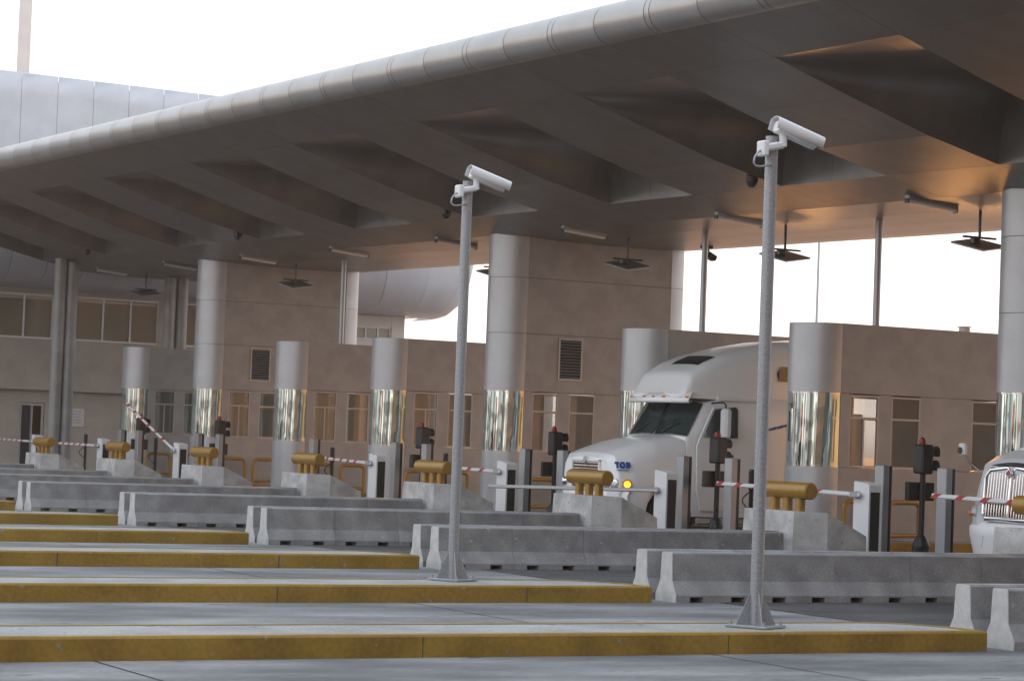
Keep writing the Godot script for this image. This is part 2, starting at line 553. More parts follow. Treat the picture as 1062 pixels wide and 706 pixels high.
# ------------------------------------------------------------------ barrier gates
func make_gates() -> void:
	# island, arm end relative to island: x, y, dz of the arm tip ; striped
	var g := {1: [25.25, 1.26, 6.0, true], 2: [25.28, 1.24, 6.0, true], 3: [23.95, .93, 6.05, false], 4: [25.3, 1.22, 5.0, true], 5: [25.9, 1.23, 6.0, true], 7: [25.2, 2.45, 5.6, true], 8: [25.4, 1.19, 6.0, true], 9: [25.35, 1.2, 5.9, true]}
	for i in g:
		var e: Array = g[i]
		var at := Vector3(25.22, KERB, zi(i) - 1.6)
		var state := "striped arm lowered"
		if i == 3: state = "plain grey arm across the truck lane"
		elif i == 7: state = "striped arm half raised"
		var t := thing("barrier_gate", at, "white barrier gate cabinet on the %s island with %s" % [ORD[i], state], "barrier gate", "barrier gates at the lane exits")
		var st := mb()
		# cabinet: slanted cap, local z from +.21 to -.21
		var w := .25
		var pr := [Vector2(.21, 0), Vector2(.21, 1.16), Vector2(.17, 1.19), Vector2(-.19, 1.225), Vector2(-.21, 1.2), Vector2(-.21, 0)]
		var pp := []
		for q in pr: pp.append(q)
		extrude_x(st, pp, 0, w)
		build(st, "cabinet", mats.white_paint, t)
		st = mb()
		bbox(st, Vector3(w / 2, .56, .212), Vector3(.19, .98, .012), .004)
		build(st, "door_panel", mats.black_plastic, t)
		st = mb()
		var hh := .84 if i == 3 else 1.0
		cyl(st, Vector3(-.07, hh, -.08), Vector3(.02, hh, -.08), .06, 12)
		bbox(st, Vector3(-.07, hh, -.10), Vector3(.06, .10, .22), .01)
		build(st, "hinge", mats.post_silver, t)
		# arm from the hinge to its tip
		var hy := .84 if i == 3 else 1.0
		var a := Vector3(-.07, hy, .05)
		var b := Vector3(e[0] - 25.22, e[1] - KERB, -(e[2] - 1.6))
		var d := (b - a).normalized()
		var bs := Basis.looking_at(d, Vector3.UP)
		var L := (b - a).length()
		st = mb()
		bbox(st, (a + b) / 2, Vector3(.05, .075, L), .018, bs)
		build(st, "arm", mats.white_paint if e[3] else mats.aluminium, t)
		if e[3]:
			# slanted red stripes wrapped round the arm
			var n := int(L / .62)
			for k in n:
				var s := L - .12 - k * .62
				if s < .8: break
				st = mb()
				var hexp := []
				for y in [-.0395, .0395]:
					for q in [Vector2(-.027, .085), Vector2(.027, .085), Vector2(.027, -.085), Vector2(-.027, -.085)]:
						hexp.append(a + d * s + bs * Vector3(q.x, y, q.y + y * 1.8))
				hexa(st, hexp)
				build(st, "stripe", mats.red_paint, t)

# ------------------------------------------------------------------ signals, sensor posts, guard loops
func make_signals() -> void:
	for i in [2, 3, 4, 5, 7, 8]:
		var t := thing("traffic_signal", Vector3(26.5, KERB, zi(i) - 1.6), "black lane signal with red beacon on top, standing on the %s island" % ORD[i], "traffic light", "lane signals by the booths", .14 * sin(i * 2.7))
		var st := mb()
		cyl(st, Vector3(0, 0, 0), Vector3(0, 1.42, 0), .05, 14)
		build(st, "pole", mats.black_metal, t)
		st = mb()
		tubes_r(st, [Vector3(0, 0, 0), Vector3(0, .16, 0), Vector3(0, .3, 0), Vector3(0, .36, 0)], [.15, .15, .10, .055], 14)
		build(st, "base", mats.black_metal, t)
		st = mb()
		bbox(st, Vector3(0, 1.63, 0), Vector3(.24, .5, .30), .03)
		build(st, "housing", mats.black_plastic, t)
		for k in 2:
			st = mb()
			var cy := 1.75 - .24 * k
			# half-tube visor opening towards +x
			var rings := []
			for q in [Vector2(.12, .105), Vector2(.26, .11)]:
				var ring := []
				for j in 15:
					var an := deg_to_rad(-40 + 260.0 * j / 14)
					ring.append(Vector3(q.x, cy + sin(an) * q.y, cos(an) * q.y))
				rings.append(ring)
			loft(st, rings)
			build(st, "visor", mats.black_plastic, t)
			st = mb()
			cyl(st, Vector3(.11, cy, 0), Vector3(.132, cy, 0), .095, 16)
			build(st, "lens", mats.post_dark, t)
		st = mb()
		tubes_r(st, [Vector3(-.03, 1.88, 0), Vector3(-.03, 1.93, 0), Vector3(-.03, 1.97, 0), Vector3(-.03, 2.0, 0)], [.065, .065, .05, .02], 14)
		build(st, "beacon", mats.red_lens, t)
		# fare display hung on the pole
		st = mb()
		bbox(st, Vector3(.02, 1.08, -.12), Vector3(.52, .31, .12), .012)
		build(st, "display_box", mats.black_plastic, t)
		st = mb()
		bbox(st, Vector3(.02, 1.09, -.19), Vector3(.44, .22, .01), .002)
		build(st, "display_screen", mats.post_dark, t)

func sensor_post(i: int, x: float, dz: float, which: String) -> void:
	var t := thing("sensor_post", Vector3(x, KERB, zi(i) - dz), "slim grey vehicle sensor post at the %s edge of the %s island" % [which, ORD[i]], "sensor post", "vehicle sensor posts along the lanes")
	var st := mb()
	bbox(st, Vector3(-.02, .745, 0), Vector3(.14, 1.51, .24), .012)
	build(st, "post", mats.post_silver, t)
	st = mb()
	bbox(st, Vector3(.085, .75, 0), Vector3(.075, 1.48, .20), .008)
	build(st, "sensor_window", mats.post_dark, t)
	st = mb()
	bbox(st, Vector3(0, .015, 0), Vector3(.3, .03, .34), .006)
	build(st, "base_plate", mats.post_silver, t)

func make_posts() -> void:
	for i in range(2, 9):
		if i != 6: sensor_post(i, 26.12, 2.2, "far")
		sensor_post(i, 26.0, .38, "near")
	for i in [3, 4, 5, 6, 8, 9]:
		var t := thing("loop_detector_post", Vector3(26.62, KERB, zi(i) - .62), "thin black post with cable loop on the %s island" % ORD[i], "post", "thin black posts along the lanes")
		var st := mb()
		tubes_r(st, [Vector3(0, 0, 0), Vector3(0, .9, 0), Vector3(0, .93, 0), Vector3(0, 1.26, 0), Vector3(0, 1.3, 0)], [.045, .045, .06, .06, .045], 12)
		build(st, "post", mats.black_metal, t)
		st = mb()
		var pts := []
		for k in 11:
			var an := PI * k / 10.0
			pts.append(Vector3(-.05 - .16 * sin(an), .55 + .33 * k / 10.0, .02))
		tube(st, pts, .012, .012, 6)
		build(st, "cable", mats.black_plastic, t)

func guard_loop(i: int, x0: float, x1: float, which: String) -> void:
	var t := thing("guard_rail", Vector3((x0 + x1) / 2, KERB, zi(i) - .36), "%s yellow tubular hoop guarding the booth wall on the %s island" % [which, ORD[i]], "guard rail", "yellow guard hoops beside the booths")
	var st := mb()
	var w := (x1 - x0) / 2 - .05
	var r := .13
	var pts := [Vector3(-w, 0, 0)]
	for k in 7:
		var an := PI / 2 * k / 6
		pts.append(Vector3(-w + r - r * cos(an), .76 - r + r * sin(an), 0))
	for k in 7:
		var an := PI / 2 * k / 6
		pts.append(Vector3(w - r + r * sin(an), .76 - r + r * cos(an), 0))
	pts.append(Vector3(w, 0, 0))
	tube(st, pts, .05, .05, 12)
	build(st, "tube", mats.bumper_gold, t)
	st = mb()
	cyl(st, Vector3(-w, .12, 0), Vector3(w, .12, 0), .045, 12)
	build(st, "cross_bar", mats.bumper_gold, t)

func make_guards() -> void:
	for i in range(3, 10):
		guard_loop(i, 28.55, 29.45, "left")
		guard_loop(i, 29.62, 30.45, "right")

# ------------------------------------------------------------------ canopy
const PROF := [[21.10, 8.545], [22.3, 8.14], [23.85, 7.655], [25.4, 7.19], [26.9, 6.84], [28.2, 6.56], [29.5, 6.49], [30.9, 6.47], [32.5, 6.48], [33.6, 6.56], [34.9, 6.84], [36.4, 7.26], [38.0, 7.70], [39.5, 8.14], [40.6, 8.545]]
const TILT := 0.07

func soffit_y(x: float, idx: float) -> float:
	var y := 8.5
	for k in PROF.size() - 1:
		if x >= PROF[k][0] and x <= PROF[k + 1][0]:
			y = lerpf(PROF[k][1], PROF[k + 1][1], (x - PROF[k][0]) / (PROF[k + 1][0] - PROF[k][0]))
	return y + TILT * (idx - 3.0)

func sp(x: float, idx: float, dy := 0.0) -> Vector3:
	return Vector3(x, soffit_y(x, idx) + dy, zi(idx))

func make_canopy() -> void:
	var t := thing("toll_canopy", Vector3.ZERO, "long grey metal canopy with rounded edge spanning all the toll lanes", "canopy")
	var i0 := 0.06
	var i1 := 10.06
	var inear := -11.0
	var gap := .005 / PITCH
	# rounded edge in panels a quarter bay long, a narrow cover strip at every other joint
	var n := int(round((i1 - i0) / .25))
	for side in 2:
		if side == 1:
			n = 1
		for k in n:
			var a := i0 + (i1 - i0) * k / n + .009 / PITCH
			var b := i0 + (i1 - i0) * (k + 1) / n - .009 / PITCH
			if side == 0 and k % 2 == 0: b -= .16 / PITCH
			var segs := [[a, b]]
			if side == 0 and k % 2 == 0: segs.append([b + .018 / PITCH, b + .16 / PITCH])
			for sg in segs:
				var st := mb()
				var rings := []
				for ii in [sg[0], sg[1]]:
					var ring := []
					for j in 13:
						var an := deg_to_rad(-100 + 205.0 * j / 12)
						var x := 21.15 - cos(an) * .34
						if side == 1: x = 61.70 - x
						ring.append(Vector3(x, 8.88 + sin(an) * .34 + TILT * (ii - 3.0), zi(ii)))
					rings.append(ring)
				loft(st, rings)
				build(st, "edge_panel", mats.fascia, t)
	for side in 2:
		var stn := mb()
		var rings := []
		for ii in [inear, i0 if side == 0 else i0 + .01]:
			var ring := []
			for j in 13:
				var an := deg_to_rad(-100 + 205.0 * j / 12)
				var x := 21.15 - cos(an) * .34
				if side == 1: x = 61.70 - x
				ring.append(Vector3(x, 8.88 + sin(an) * .34 + TILT * (ii - 3.0), zi(ii)))
			rings.append(ring)
		loft(stn, rings)
		build(stn, "edge_run", mats.fascia, t)
	# dark lining behind the joints
	var st2 := mb()
	var rr := []
	for ii in [i0, i1]:
		var ring := []
		for j in 9:
			var an := deg_to_rad(-100 + 205.0 * j / 8)
			ring.append(Vector3(21.15 - cos(an) * .325, 8.88 + sin(an) * .325 + TILT * (ii - 3.0), zi(ii)))
		rr.append(ring)
	loft(st2, rr)
	build(st2, "edge_lining", mats.black_metal, t)
	# soffit panels
	for bay in range(0, 10):
		for half in 2:
			var a := bay + (.06 if half == 0 else .55)
			var b := bay + (.55 if half == 0 else 1.06)
			for k in range(0, 10):
				var xa: float = PROF[k][0] + .004
				var xb: float = PROF[k + 1][0] - .004
				var st := mb()
				if half == 1 and k >= 1 and k <= 3:
					var y := 8.14
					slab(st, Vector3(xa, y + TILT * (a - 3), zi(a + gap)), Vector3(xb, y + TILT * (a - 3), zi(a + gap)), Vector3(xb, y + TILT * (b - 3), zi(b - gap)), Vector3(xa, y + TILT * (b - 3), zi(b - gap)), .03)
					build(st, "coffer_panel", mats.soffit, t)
				else:
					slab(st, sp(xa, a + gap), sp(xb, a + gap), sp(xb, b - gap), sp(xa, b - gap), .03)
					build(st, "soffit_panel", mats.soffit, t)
			if half == 1:
				# near side upright, far side curving up into the coffer
				var st := mb()
				var yt: float = 8.15 + TILT * (a - 3)
				for o in [0.0, .015]:
					tri(st, Vector3(22.3, yt - .01, zi(a) + o), sp(26.9, a) + Vector3(0, 0, o), Vector3(26.9, yt, zi(a) + o))
				build(st, "coffer_side", mats.soffit, t)
				st = mb()
				var rings := []
				for sx in 9:
					var x := 22.3 + 4.595 * sx / 8.0
					var dep := 8.145 + TILT * (b - 3) - soffit_y(x, b)
					var ring := []
					for j in 9:
						var an := PI / 2 * j / 8.0
						ring.append(Vector3(x, soffit_y(x, b) + dep * sin(an) - .002, zi(b - .11 * (1.0 - cos(an)))))
					rings.append(ring)
				loft(st, rings)
				build(st, "coffer_side", mats.soffit, t)
				for q in [[a, (a + b) / 2], [(a + b) / 2, b]]:
					st = mb()
					var e0: float = q[0] + gap; var e1: float = q[1] - gap
					var p0 := sp(26.895, e0, -.002); var p1 := sp(26.895, e1, -.002)
					var h0 := Vector3(26.895, 8.14 + TILT * (e0 - 3), zi(e0)); var h1 := Vector3(26.895, 8.14 + TILT * (e1 - 3), zi(e1))
					hexa(st, [p0, p1, p1 + Vector3(.02, 0, 0), p0 + Vector3(.02, 0, 0), h0, h1, h1 + Vector3(.02, 0, 0), h0 + Vector3(.02, 0, 0)])
					build(st, "coffer_end", mats.soffit, t)
	# far half of the soffit, roof sheet and closing gables
	var st3 := mb()
	for k in range(10, 14):
		slab(st3, sp(PROF[k][0], i0), sp(PROF[k + 1][0], i0), sp(PROF[k + 1][0], i1), sp(PROF[k][0], i1), .03)
	for k in range(0, 14):
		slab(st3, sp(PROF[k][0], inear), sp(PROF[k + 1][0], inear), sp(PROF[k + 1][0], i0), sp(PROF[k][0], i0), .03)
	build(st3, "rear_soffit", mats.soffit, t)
	st3 = mb()
	slab(st3, Vector3(21.4, 9.17 + TILT * (inear - 3), zi(inear)), Vector3(40.5, 9.17 + TILT * (inear - 3), zi(inear)), Vector3(40.5, 9.17 + TILT * (i1 - 3), zi(i1)), Vector3(21.4, 9.17 + TILT * (i1 - 3), zi(i1)), .03)
	build(st3, "roof_sheet", mats.fascia, t)
	for ii in [inear - .004, i1 + .004]:
		st3 = mb()
		for k in PROF.size() - 1:
			var a := sp(PROF[k][0], ii, .02); var b := sp(PROF[k + 1][0], ii, .02)
			var yt: float = 9.18 + TILT * (ii - 3)
			quad(st3, a, b, Vector3(b.x, yt, b.z), Vector3(a.x, yt, a.z))
		build(st3, "gable", mats.fascia, t)

# ------------------------------------------------------------------ toll booths
const BX0 := 28.72
const BX1 := 32.72
const BR := 0.65

func arc(xc: float, zc: float, r: float, front: bool, n := 20) -> Array:
	# plan arc; front nose runs from the far side round to the near side
	var pl := []
	for k in n + 1:
		var an := PI * k / n
		if front: pl.append(Vector2(xc - sin(an) * r, zc - cos(an) * r))
		else: pl.append(Vector2(xc + sin(an) * r, zc + cos(an) * r))
	return pl

func booth(i: int, tall: bool, label: String) -> void:
	var zc := -1.4
	var t := thing("toll_booth", Vector3(0, KERB, zi(i)), label, "toll booth", "toll booths in a row under the canopy")
	var zn := zc + BR
	var zf := zc - BR
	var levels := [[0.0, 1.39], [2.83, 4.17]]
	if tall:
		levels = [[0.0, 1.39], [2.83, 4.19], [4.2, 5.51], [5.52, 6.42 + TILT * (i + .2 - 3)]]
	var g := .006
	for L in levels.size():
		var y0: float = levels[L][0]; var y1: float = levels[L][1]
		var st := mb()
		wall_strip(st, arc(BX0 - g, zc, BR, true), y0, y1, .05, true)
		build(st, "nose_panel", mats.silver, t)
		st = mb()
		wall_strip(st, arc(BX1 + g, zc, BR, false), y0, y1, .05, true)
		build(st, "rear_nose_panel", mats.silver, t)
		st = mb()
		wall_strip(st, [Vector2(BX0, zn), Vector2(BX1, zn)], y0, y1, .05)
		build(st, "side_panel", mats.wall_panel, t)
		st = mb()
		wall_strip(st, [Vector2(BX1, zf), Vector2(BX0, zf)], y0, y1, .05)
		build(st, "side_panel", mats.wall_panel, t)
	# dark lining behind the joints
	for y in ([4.195, 5.515] if tall else []):
		var st := mb()
		var all := arc(BX0, zc, BR - .03, true) + arc(BX1, zc, BR - .03, false)
		plate(st, all, y - .04, y + .04)
		build(st, "joint_lining", mats.dark_gap, t)
	# roof, ceiling, floor
	var outline := arc(BX0, zc, BR - .01, true) + arc(BX1, zc, BR - .01, false)
	var inner := arc(BX0, zc, BR - .055, true) + arc(BX1, zc, BR - .055, false)
	var st1 := mb()
	plate(st1, inner, 2.845, 2.9)
	build(st1, "ceiling", mats.interior, t)
	st1 = mb()
	plate(st1, inner, .005, .05)
	build(st1, "floor", mats.interior_dark, t)
	if not tall:
		st1 = mb()
		plate(st1, outline, 4.13, 4.165)
		build(st1, "roof", mats.silver, t)
	# window band
	var wins := [[28.94, 29.64], [29.95, 30.66], [31.95, 32.60]]
	var piers := [[BX0, 28.94], [29.64, 29.95], [30.66, 31.95], [32.60, BX1]]
	for s in 2:
		var z: float = zn if s == 0 else zf
		for p in piers:
			var st := mb()
			var pl := [Vector2(p[0], z), Vector2(p[1], z)] if s == 0 else [Vector2(p[1], z), Vector2(p[0], z)]
			wall_strip(st, pl, 1.4, 2.822, .05)
			build(st, "pier", mats.wall_panel, t)
		for w in wins.size():
			var xa: float = wins[w][0]; var xb: float = wins[w][1]
			var zw: float = z - .022 if s == 0 else z + .022
			var st := mb()
			var y0 := 1.402; var y1 := 2.80; var ym := 2.36
			for q in [[xa, xb, y0, y0 + .035], [xa, xb, y1 - .035, y1], [xa, xa + .03, y0 + .035, y1 - .035], [xb - .03, xb, y0 + .035, y1 - .035], [xa + .03, xb - .03, ym - .02, ym + .02]]:
				box(st, Vector3((q[0] + q[1]) / 2, (q[2] + q[3]) / 2, zw), Vector3(q[1] - q[0], q[3] - q[2], .05))
			if w == 0:
				box(st, Vector3((xa + xb) / 2, (y0 + .035 + ym - .02) / 2, zw), Vector3(.035, ym - .02 - y0 - .035, .05))
			var wn := build(st, "window", mats.frame_grey, t)
			st = mb()
			box(st, Vector3((xa + xb) / 2, (y0 + y1) / 2, zw), Vector3(xb - xa - .06, y1 - y0 - .07, .008))
			build(st, "pane", mats.pane, wn)
	# rear nose at window height
	st1 = mb()
	wall_strip(st1, arc(BX1 + g, zc, BR, false), 1.4, 2.82, .05, true)
	build(st1, "rear_nose_panel", mats.silver, t)
	# curved mirror glass with thin bright trims
	st1 = mb()
	wall_strip(st1, arc(BX0 - .01, zc, BR - .015, true, 28), 1.42, 2.80, .012, true)
	build(st1, "curved_glass", mats.mirror_glass, t)
	for y in [[1.392, 1.42], [2.80, 2.828]]:
		st1 = mb()
		wall_strip(st1, arc(BX0 - .01, zc, BR - .004, true, 28), y[0], y[1], .04, true)
		build(st1, "glass_trim", mats.chrome, t)
	# counter and chair inside
	st1 = mb()
	bbox(st1, Vector3(29.0, .92, zc), Vector3(.5, .05, 1.1), .01)
	bbox(st1, Vector3(29.0, .47, zc), Vector3(.42, .84, .9), .01)
	build(st1, "counter", mats.interior, t)
	if i == 3:  # added dark box, not a known fitting, to keep this window dark
		st1 = mb()
		bbox(st1, Vector3(29.35, 1.25, zf + .2), Vector3(1.3, 2.4, .25), .01)
		build(st1, "cabinet", mats.interior_dark, t)
	if tall:
		st1 = mb()
		for q in [[29.60, 29.64, 3.13, 4.13], [30.22, 30.26, 3.13, 4.13], [29.64, 30.22, 3.13, 3.17], [29.64, 30.22, 4.09, 4.13]]:
			box(st1, Vector3((q[0] + q[1]) / 2, (q[2] + q[3]) / 2, zn + .015), Vector3(q[1] - q[0], q[3] - q[2], .03))
		var v := build(st1, "vent", mats.post_silver, t)
		st1 = mb()
		box(st1, Vector3(29.93, 3.63, zn + .003), Vector3(.58, .92, .004))
		build(st1, "vent_back", mats.dark_gap, v)
		var sm := mb()
		box(sm, Vector3.ZERO, Vector3(.575, .012, .05), Basis(Vector3.RIGHT, deg_to_rad(38)))
		var mesh := commit(sm)
		for k in 13:
			put(mesh, "slat", mats.post_silver, v, Vector3(29.93, 3.21 + .07 * k, zn + .02))

func make_booths() -> void:
	booth(2, true, "tall booth tower at the right edge with mirrored curved front")
	booth(3, false, "low booth with rounded silver nose just right of the white truck's sleeper")
	booth(4, false, "low booth mostly hidden behind the white truck's cab")
	booth(5, true, "tall booth tower with louvred vent just left of the white truck")
	booth(6, false, "low booth left of the middle tower, with the orange sunlit wall")
	booth(7, false, "low booth between the far tower and the booth with the orange wall")
	booth(8, true, "farthest tall booth tower, left of centre, reaching the canopy")
	booth(9, false, "leftmost low booth, in front of the beige building")
	# canopy props standing on three low roofs
	for q in [[3, "the low booth right of the truck"], [4, "the low booth behind the truck"], [7, "the low booth left of the camera pole"]]:
		var i: int = q[0]
		var z := zi(i) - 1.4
		var y0 := KERB + 4.166
		var t := thing("canopy_prop", Vector3(30.0, y0, z), "thin steel prop between canopy and roof of %s" % q[1], "prop", "steel props under the canopy")
		var st := mb()
		cyl(st, Vector3.ZERO, Vector3(0, soffit_y(30.0, i + .225) - y0 + .005, 0), .07, 16)
		build(st, "tube", mats.post_silver, t)
		st = mb()
		cyl(st, Vector3.ZERO, Vector3(0, .025, 0), .14, 16)
		build(st, "base_flange", mats.post_silver, t)
	var rb := thing("roof_vent", Vector3(31.9, KERB + 4.165, zi(3) - 1.0), "small pale vent box on the roof of the low booth beside the right tower", "vent")
	var s2 := mb()
	bbox(s2, Vector3(0, .05, 0), Vector3(.14, .1, .2), .01)
	build(s2, "housing", mats.white_paint, rb)
	s2 = mb()
	bbox(s2, Vector3(0, .11, 0), Vector3(.2, .02, .26), .005)
	build(s2, "cap", mats.white_paint, rb)

# ------------------------------------------------------------------ canopy fittings
func make_fittings() -> void:
	var lanes := {2: "right of the right camera pole", 3: "left of the right camera pole", 4: "above the low booth behind the truck", 5: "left of the middle tower", 6: "right of the far tower", 7: "above the far tower's nose", 8: "left of the far tower", 9: "over the leftmost lane"}
	for i in lanes:
		var idx: float = i + 4.1 / PITCH
		var y0 := soffit_y(27.95, idx); var y1 := soffit_y(29.05, idx)
		var t := thing("strip_light", Vector3(28.5, (y0 + y1) / 2, zi(idx)), "unlit fluorescent batten under the canopy, %s" % lanes[i], "light", "fluorescent battens under the canopy")
		t.rotation.z = atan2(y1 - y0, 1.1)
		var st := mb()
		bbox(st, Vector3(0, -.035, 0), Vector3(1.16, .09, .13), .012)
		build(st, "housing", mats.post_silver, t)
		st = mb()
		cyl(st, Vector3(-.55, -.10, .035), Vector3(.55, -.10, .035), .03, 10)
		cyl(st, Vector3(-.55, -.10, -.035), Vector3(.55, -.10, -.035), .03, 10)
		build(st, "lamp_tubes", mats.tube_white, t)
		for s in [-1, 1]:
			st = mb()
			bbox(st, Vector3(.565 * s, -.09, 0), Vector3(.03, .1, .12), .006)
			build(st, "end_holder", mats.post_dark, t)
	for i in [2, 3, 4, 5, 7, 9]:
		var idx: float = i + 4.3 / PITCH
		var x := 29.8
		var top := soffit_y(x, idx)
		var where: String = {2: "beside the right tower", 3: "right of the right camera pole", 4: "in front of the middle tower", 5: "left of the middle tower's column", 7: "in front of the far tower", 9: "before the building's upper windows"}[i]
		var t := thing("reader_antenna", Vector3(x, top, zi(idx)), "tilted flat antenna panel hanging from the canopy %s" % where, "antenna", "antennas hanging over the lanes")
		var st := mb()
		cyl(st, Vector3(0, .01, 0), Vector3(0, -.50, 0), .028, 10)
		build(st, "stem", mats.post_dark, t)
		st = mb()
		bbox(st, Vector3(0, -.50, 0), Vector3(.78, .04, .06), .008)
		bbox(st, Vector3(-.1, -.56, 0), Vector3(.16, .12, .1), .01)
		build(st, "bracket", mats.post_dark, t)
		st = mb()
		bbox(st, Vector3(0, -.63, 0), Vector3(.82, .04, .74), .012, Basis.from_euler(Vector3(deg_to_rad(14), deg_to_rad(18), deg_to_rad(9))))
		build(st, "panel", mats.post_silver, t)
	for i in [3, 5, 7, 9]:
		var idx: float = i + .09
		var x := 26.35
		var y := soffit_y(x, idx)
		var where: String = {3: "beside the right camera pole", 5: "beside the left camera pole", 7: "above the far tower", 9: "at far left"}[i]
		var t := thing("dome_camera", Vector3(x, y, zi(idx)), "small dark dome camera under the canopy %s" % where, "camera", "dome cameras under the canopy")
		var st := mb()
		cyl(st, Vector3(0, .06, 0), Vector3(0, -.10, 0), .115, 18, .015)
		build(st, "mount", mats.black_metal, t)
		st = mb()
		tubes_r(st, [Vector3(0, -.10, 0), Vector3(0, -.14, 0), Vector3(0, -.18, 0), Vector3(0, -.20, 0)], [.10, .09, .06, .02], 18)
		build(st, "dome", mats.post_dark, t)
	# floodlight near the far edge of the soffit
	var fx := 32.2
	var fi := 4.75
	var f := thing("floodlight", Vector3(fx, soffit_y(fx, fi), zi(fi)), "small black floodlight hanging under the canopy edge against bright sky", "light")
	var sf := mb()
	bbox(sf, Vector3(0, -.03, 0), Vector3(.3, .06, .12), .01)
	cyl(sf, Vector3(.05, -.05, 0), Vector3(.08, -.18, 0), .02, 8)
	build(sf, "bracket", mats.black_metal, f)
	sf = mb()
	bbox(sf, Vector3(.12, -.24, 0), Vector3(.26, .14, .22), .03, Basis(Vector3.BACK, deg_to_rad(-25)))
	build(sf, "lamp_head", mats.black_metal, f)

# ------------------------------------------------------------------ camera poles
func camera_pole(at: Vector3, label: String, h: float) -> void:
	var t := thing("camera_pole", at, label, "camera pole", "camera poles on the front islands")
	var st := mb()
	bbox(st, Vector3(0, .012, 0), Vector3(.44, .024, .44), .004, Basis(Vector3.UP, .5))
	build(st, "base_plate", mats.galvanised, t)
	st = mb()
	cyl(st, Vector3(0, .02, 0), Vector3(0, h, 0), .062, 24)
	build(st, "pole", mats.galvanised, t)
	for k in 4:
		var b := Basis(Vector3.UP, .5 + PI / 2 * k + PI / 4)
		st = mb()
		var p := []
		for z in [.005, -.005]:
			p.append([b * Vector3(.055, .024, z), b * Vector3(.2, .024, z), b * Vector3(.06, .34, z)])
		tri(st, p[0][0], p[0][2], p[0][1]); tri(st, p[1][0], p[1][1], p[1][2])
		for e in 3:
			quad(st, p[0][e], p[0][(e + 1) % 3], p[1][(e + 1) % 3], p[1][e])
		build(st, "gusset", mats.galvanised, t)
		st = mb()
		var c := Basis(Vector3.UP, .5) * Vector3(.18 if k % 2 == 0 else -.18, 0, .18 if k < 2 else -.18)
		cyl(st, c + Vector3(0, .02, 0), c + Vector3(0, .06, 0), .014, 8)
		build(st, "bolt", mats.post_silver, t)
	# bracket on the left of the pole, carrying the housing
	st = mb()
	bbox(st, Vector3(-.14, h - .135, .05), Vector3(.06, .15, .14), .012)
	bbox(st, Vector3(-.03, h - .105, .085), Vector3(.24, .075, .06), .02, Basis(Vector3.BACK, .22))
	cyl(st, Vector3(.07, h - .1, .085), Vector3(.07, h + .02, .085), .04, 14)
	build(st, "bracket", mats.white_paint, t)
	st = mb()
	tube(st, [Vector3(-.15, h - .15, .05), Vector3(-.20, h - .175, .06), Vector3(-.245, h - .23, .07), Vector3(-.255, h - .28, .07), Vector3(-.23, h - .31, .07), Vector3(-.18, h - .315, .07), Vector3(-.11, h - .30, .07), Vector3(-.04, h - .28, .06)], .011, .011, 8)
	build(st, "cable", mats.galvanised, t)
	var cb := (Basis(Vector3.BACK, deg_to_rad(-17)) * Basis(Vector3.UP, deg_to_rad(-4))).scaled(Vector3.ONE * .92)
	var cc := Vector3(.22, h + .03, .085)
	st = mb()
	# housing: rounded section lofted along its length
	var rings := []
	for q in [[-.25, .8], [-.235, 1.0], [.235, 1.0], [.25, .85]]:
		var ring := []
		for k in 20:
			var an := TAU * k / 20
			var cx: float = signf(cos(an)) * pow(absf(cos(an)), .5) * .075 * q[1]
			var cy: float = signf(sin(an)) * pow(absf(sin(an)), .5) * .07 * q[1]
			ring.append(cc + cb * Vector3(q[0], cy, cx))
		rings.append(ring)
	loft(st, rings, 1, true)
	for e in [0, 3]:
		var mid := Vector3.ZERO
		for p in rings[e]: mid += p / 20.0
		for k in 20: tri(st, mid, rings[e][k], rings[e][(k + 1) % 20])
	build(st, "camera_housing", mats.white_paint, t)
	st = mb()
	# sun shield: arched roof with side flaps
	var r2 := []
	for x in [-.29, .31]:
		var ring := []
		for k in 13:
			var an := PI * k / 12
			ring.append(cc + cb * Vector3(x, (.012 + .085 * pow(sin(an), .5)) if k > 0 and k < 12 else -.045, cos(an) * .094))
		var back := []
		for k in range(12, -1, -1):
			var an := PI * k / 12
			back.append(cc + cb * Vector3(x, (.007 + .085 * pow(sin(an), .5)) if k > 0 and k < 12 else -.045, cos(an) * .089))
		r2.append(ring + back)
	loft(st, r2, 1, true)
	for e in r2:
		for k in 12:
			quad(st, e[k], e[k + 1], e[24 - k], e[25 - k])
	build(st, "sun_shield", mats.white_paint, t)
	st = mb()
	cyl(st, cc + cb * Vector3(.24, 0, 0), cc + cb * Vector3(.256, 0, 0), .045, 16)
	build(st, "lens", mats.post_dark, t)

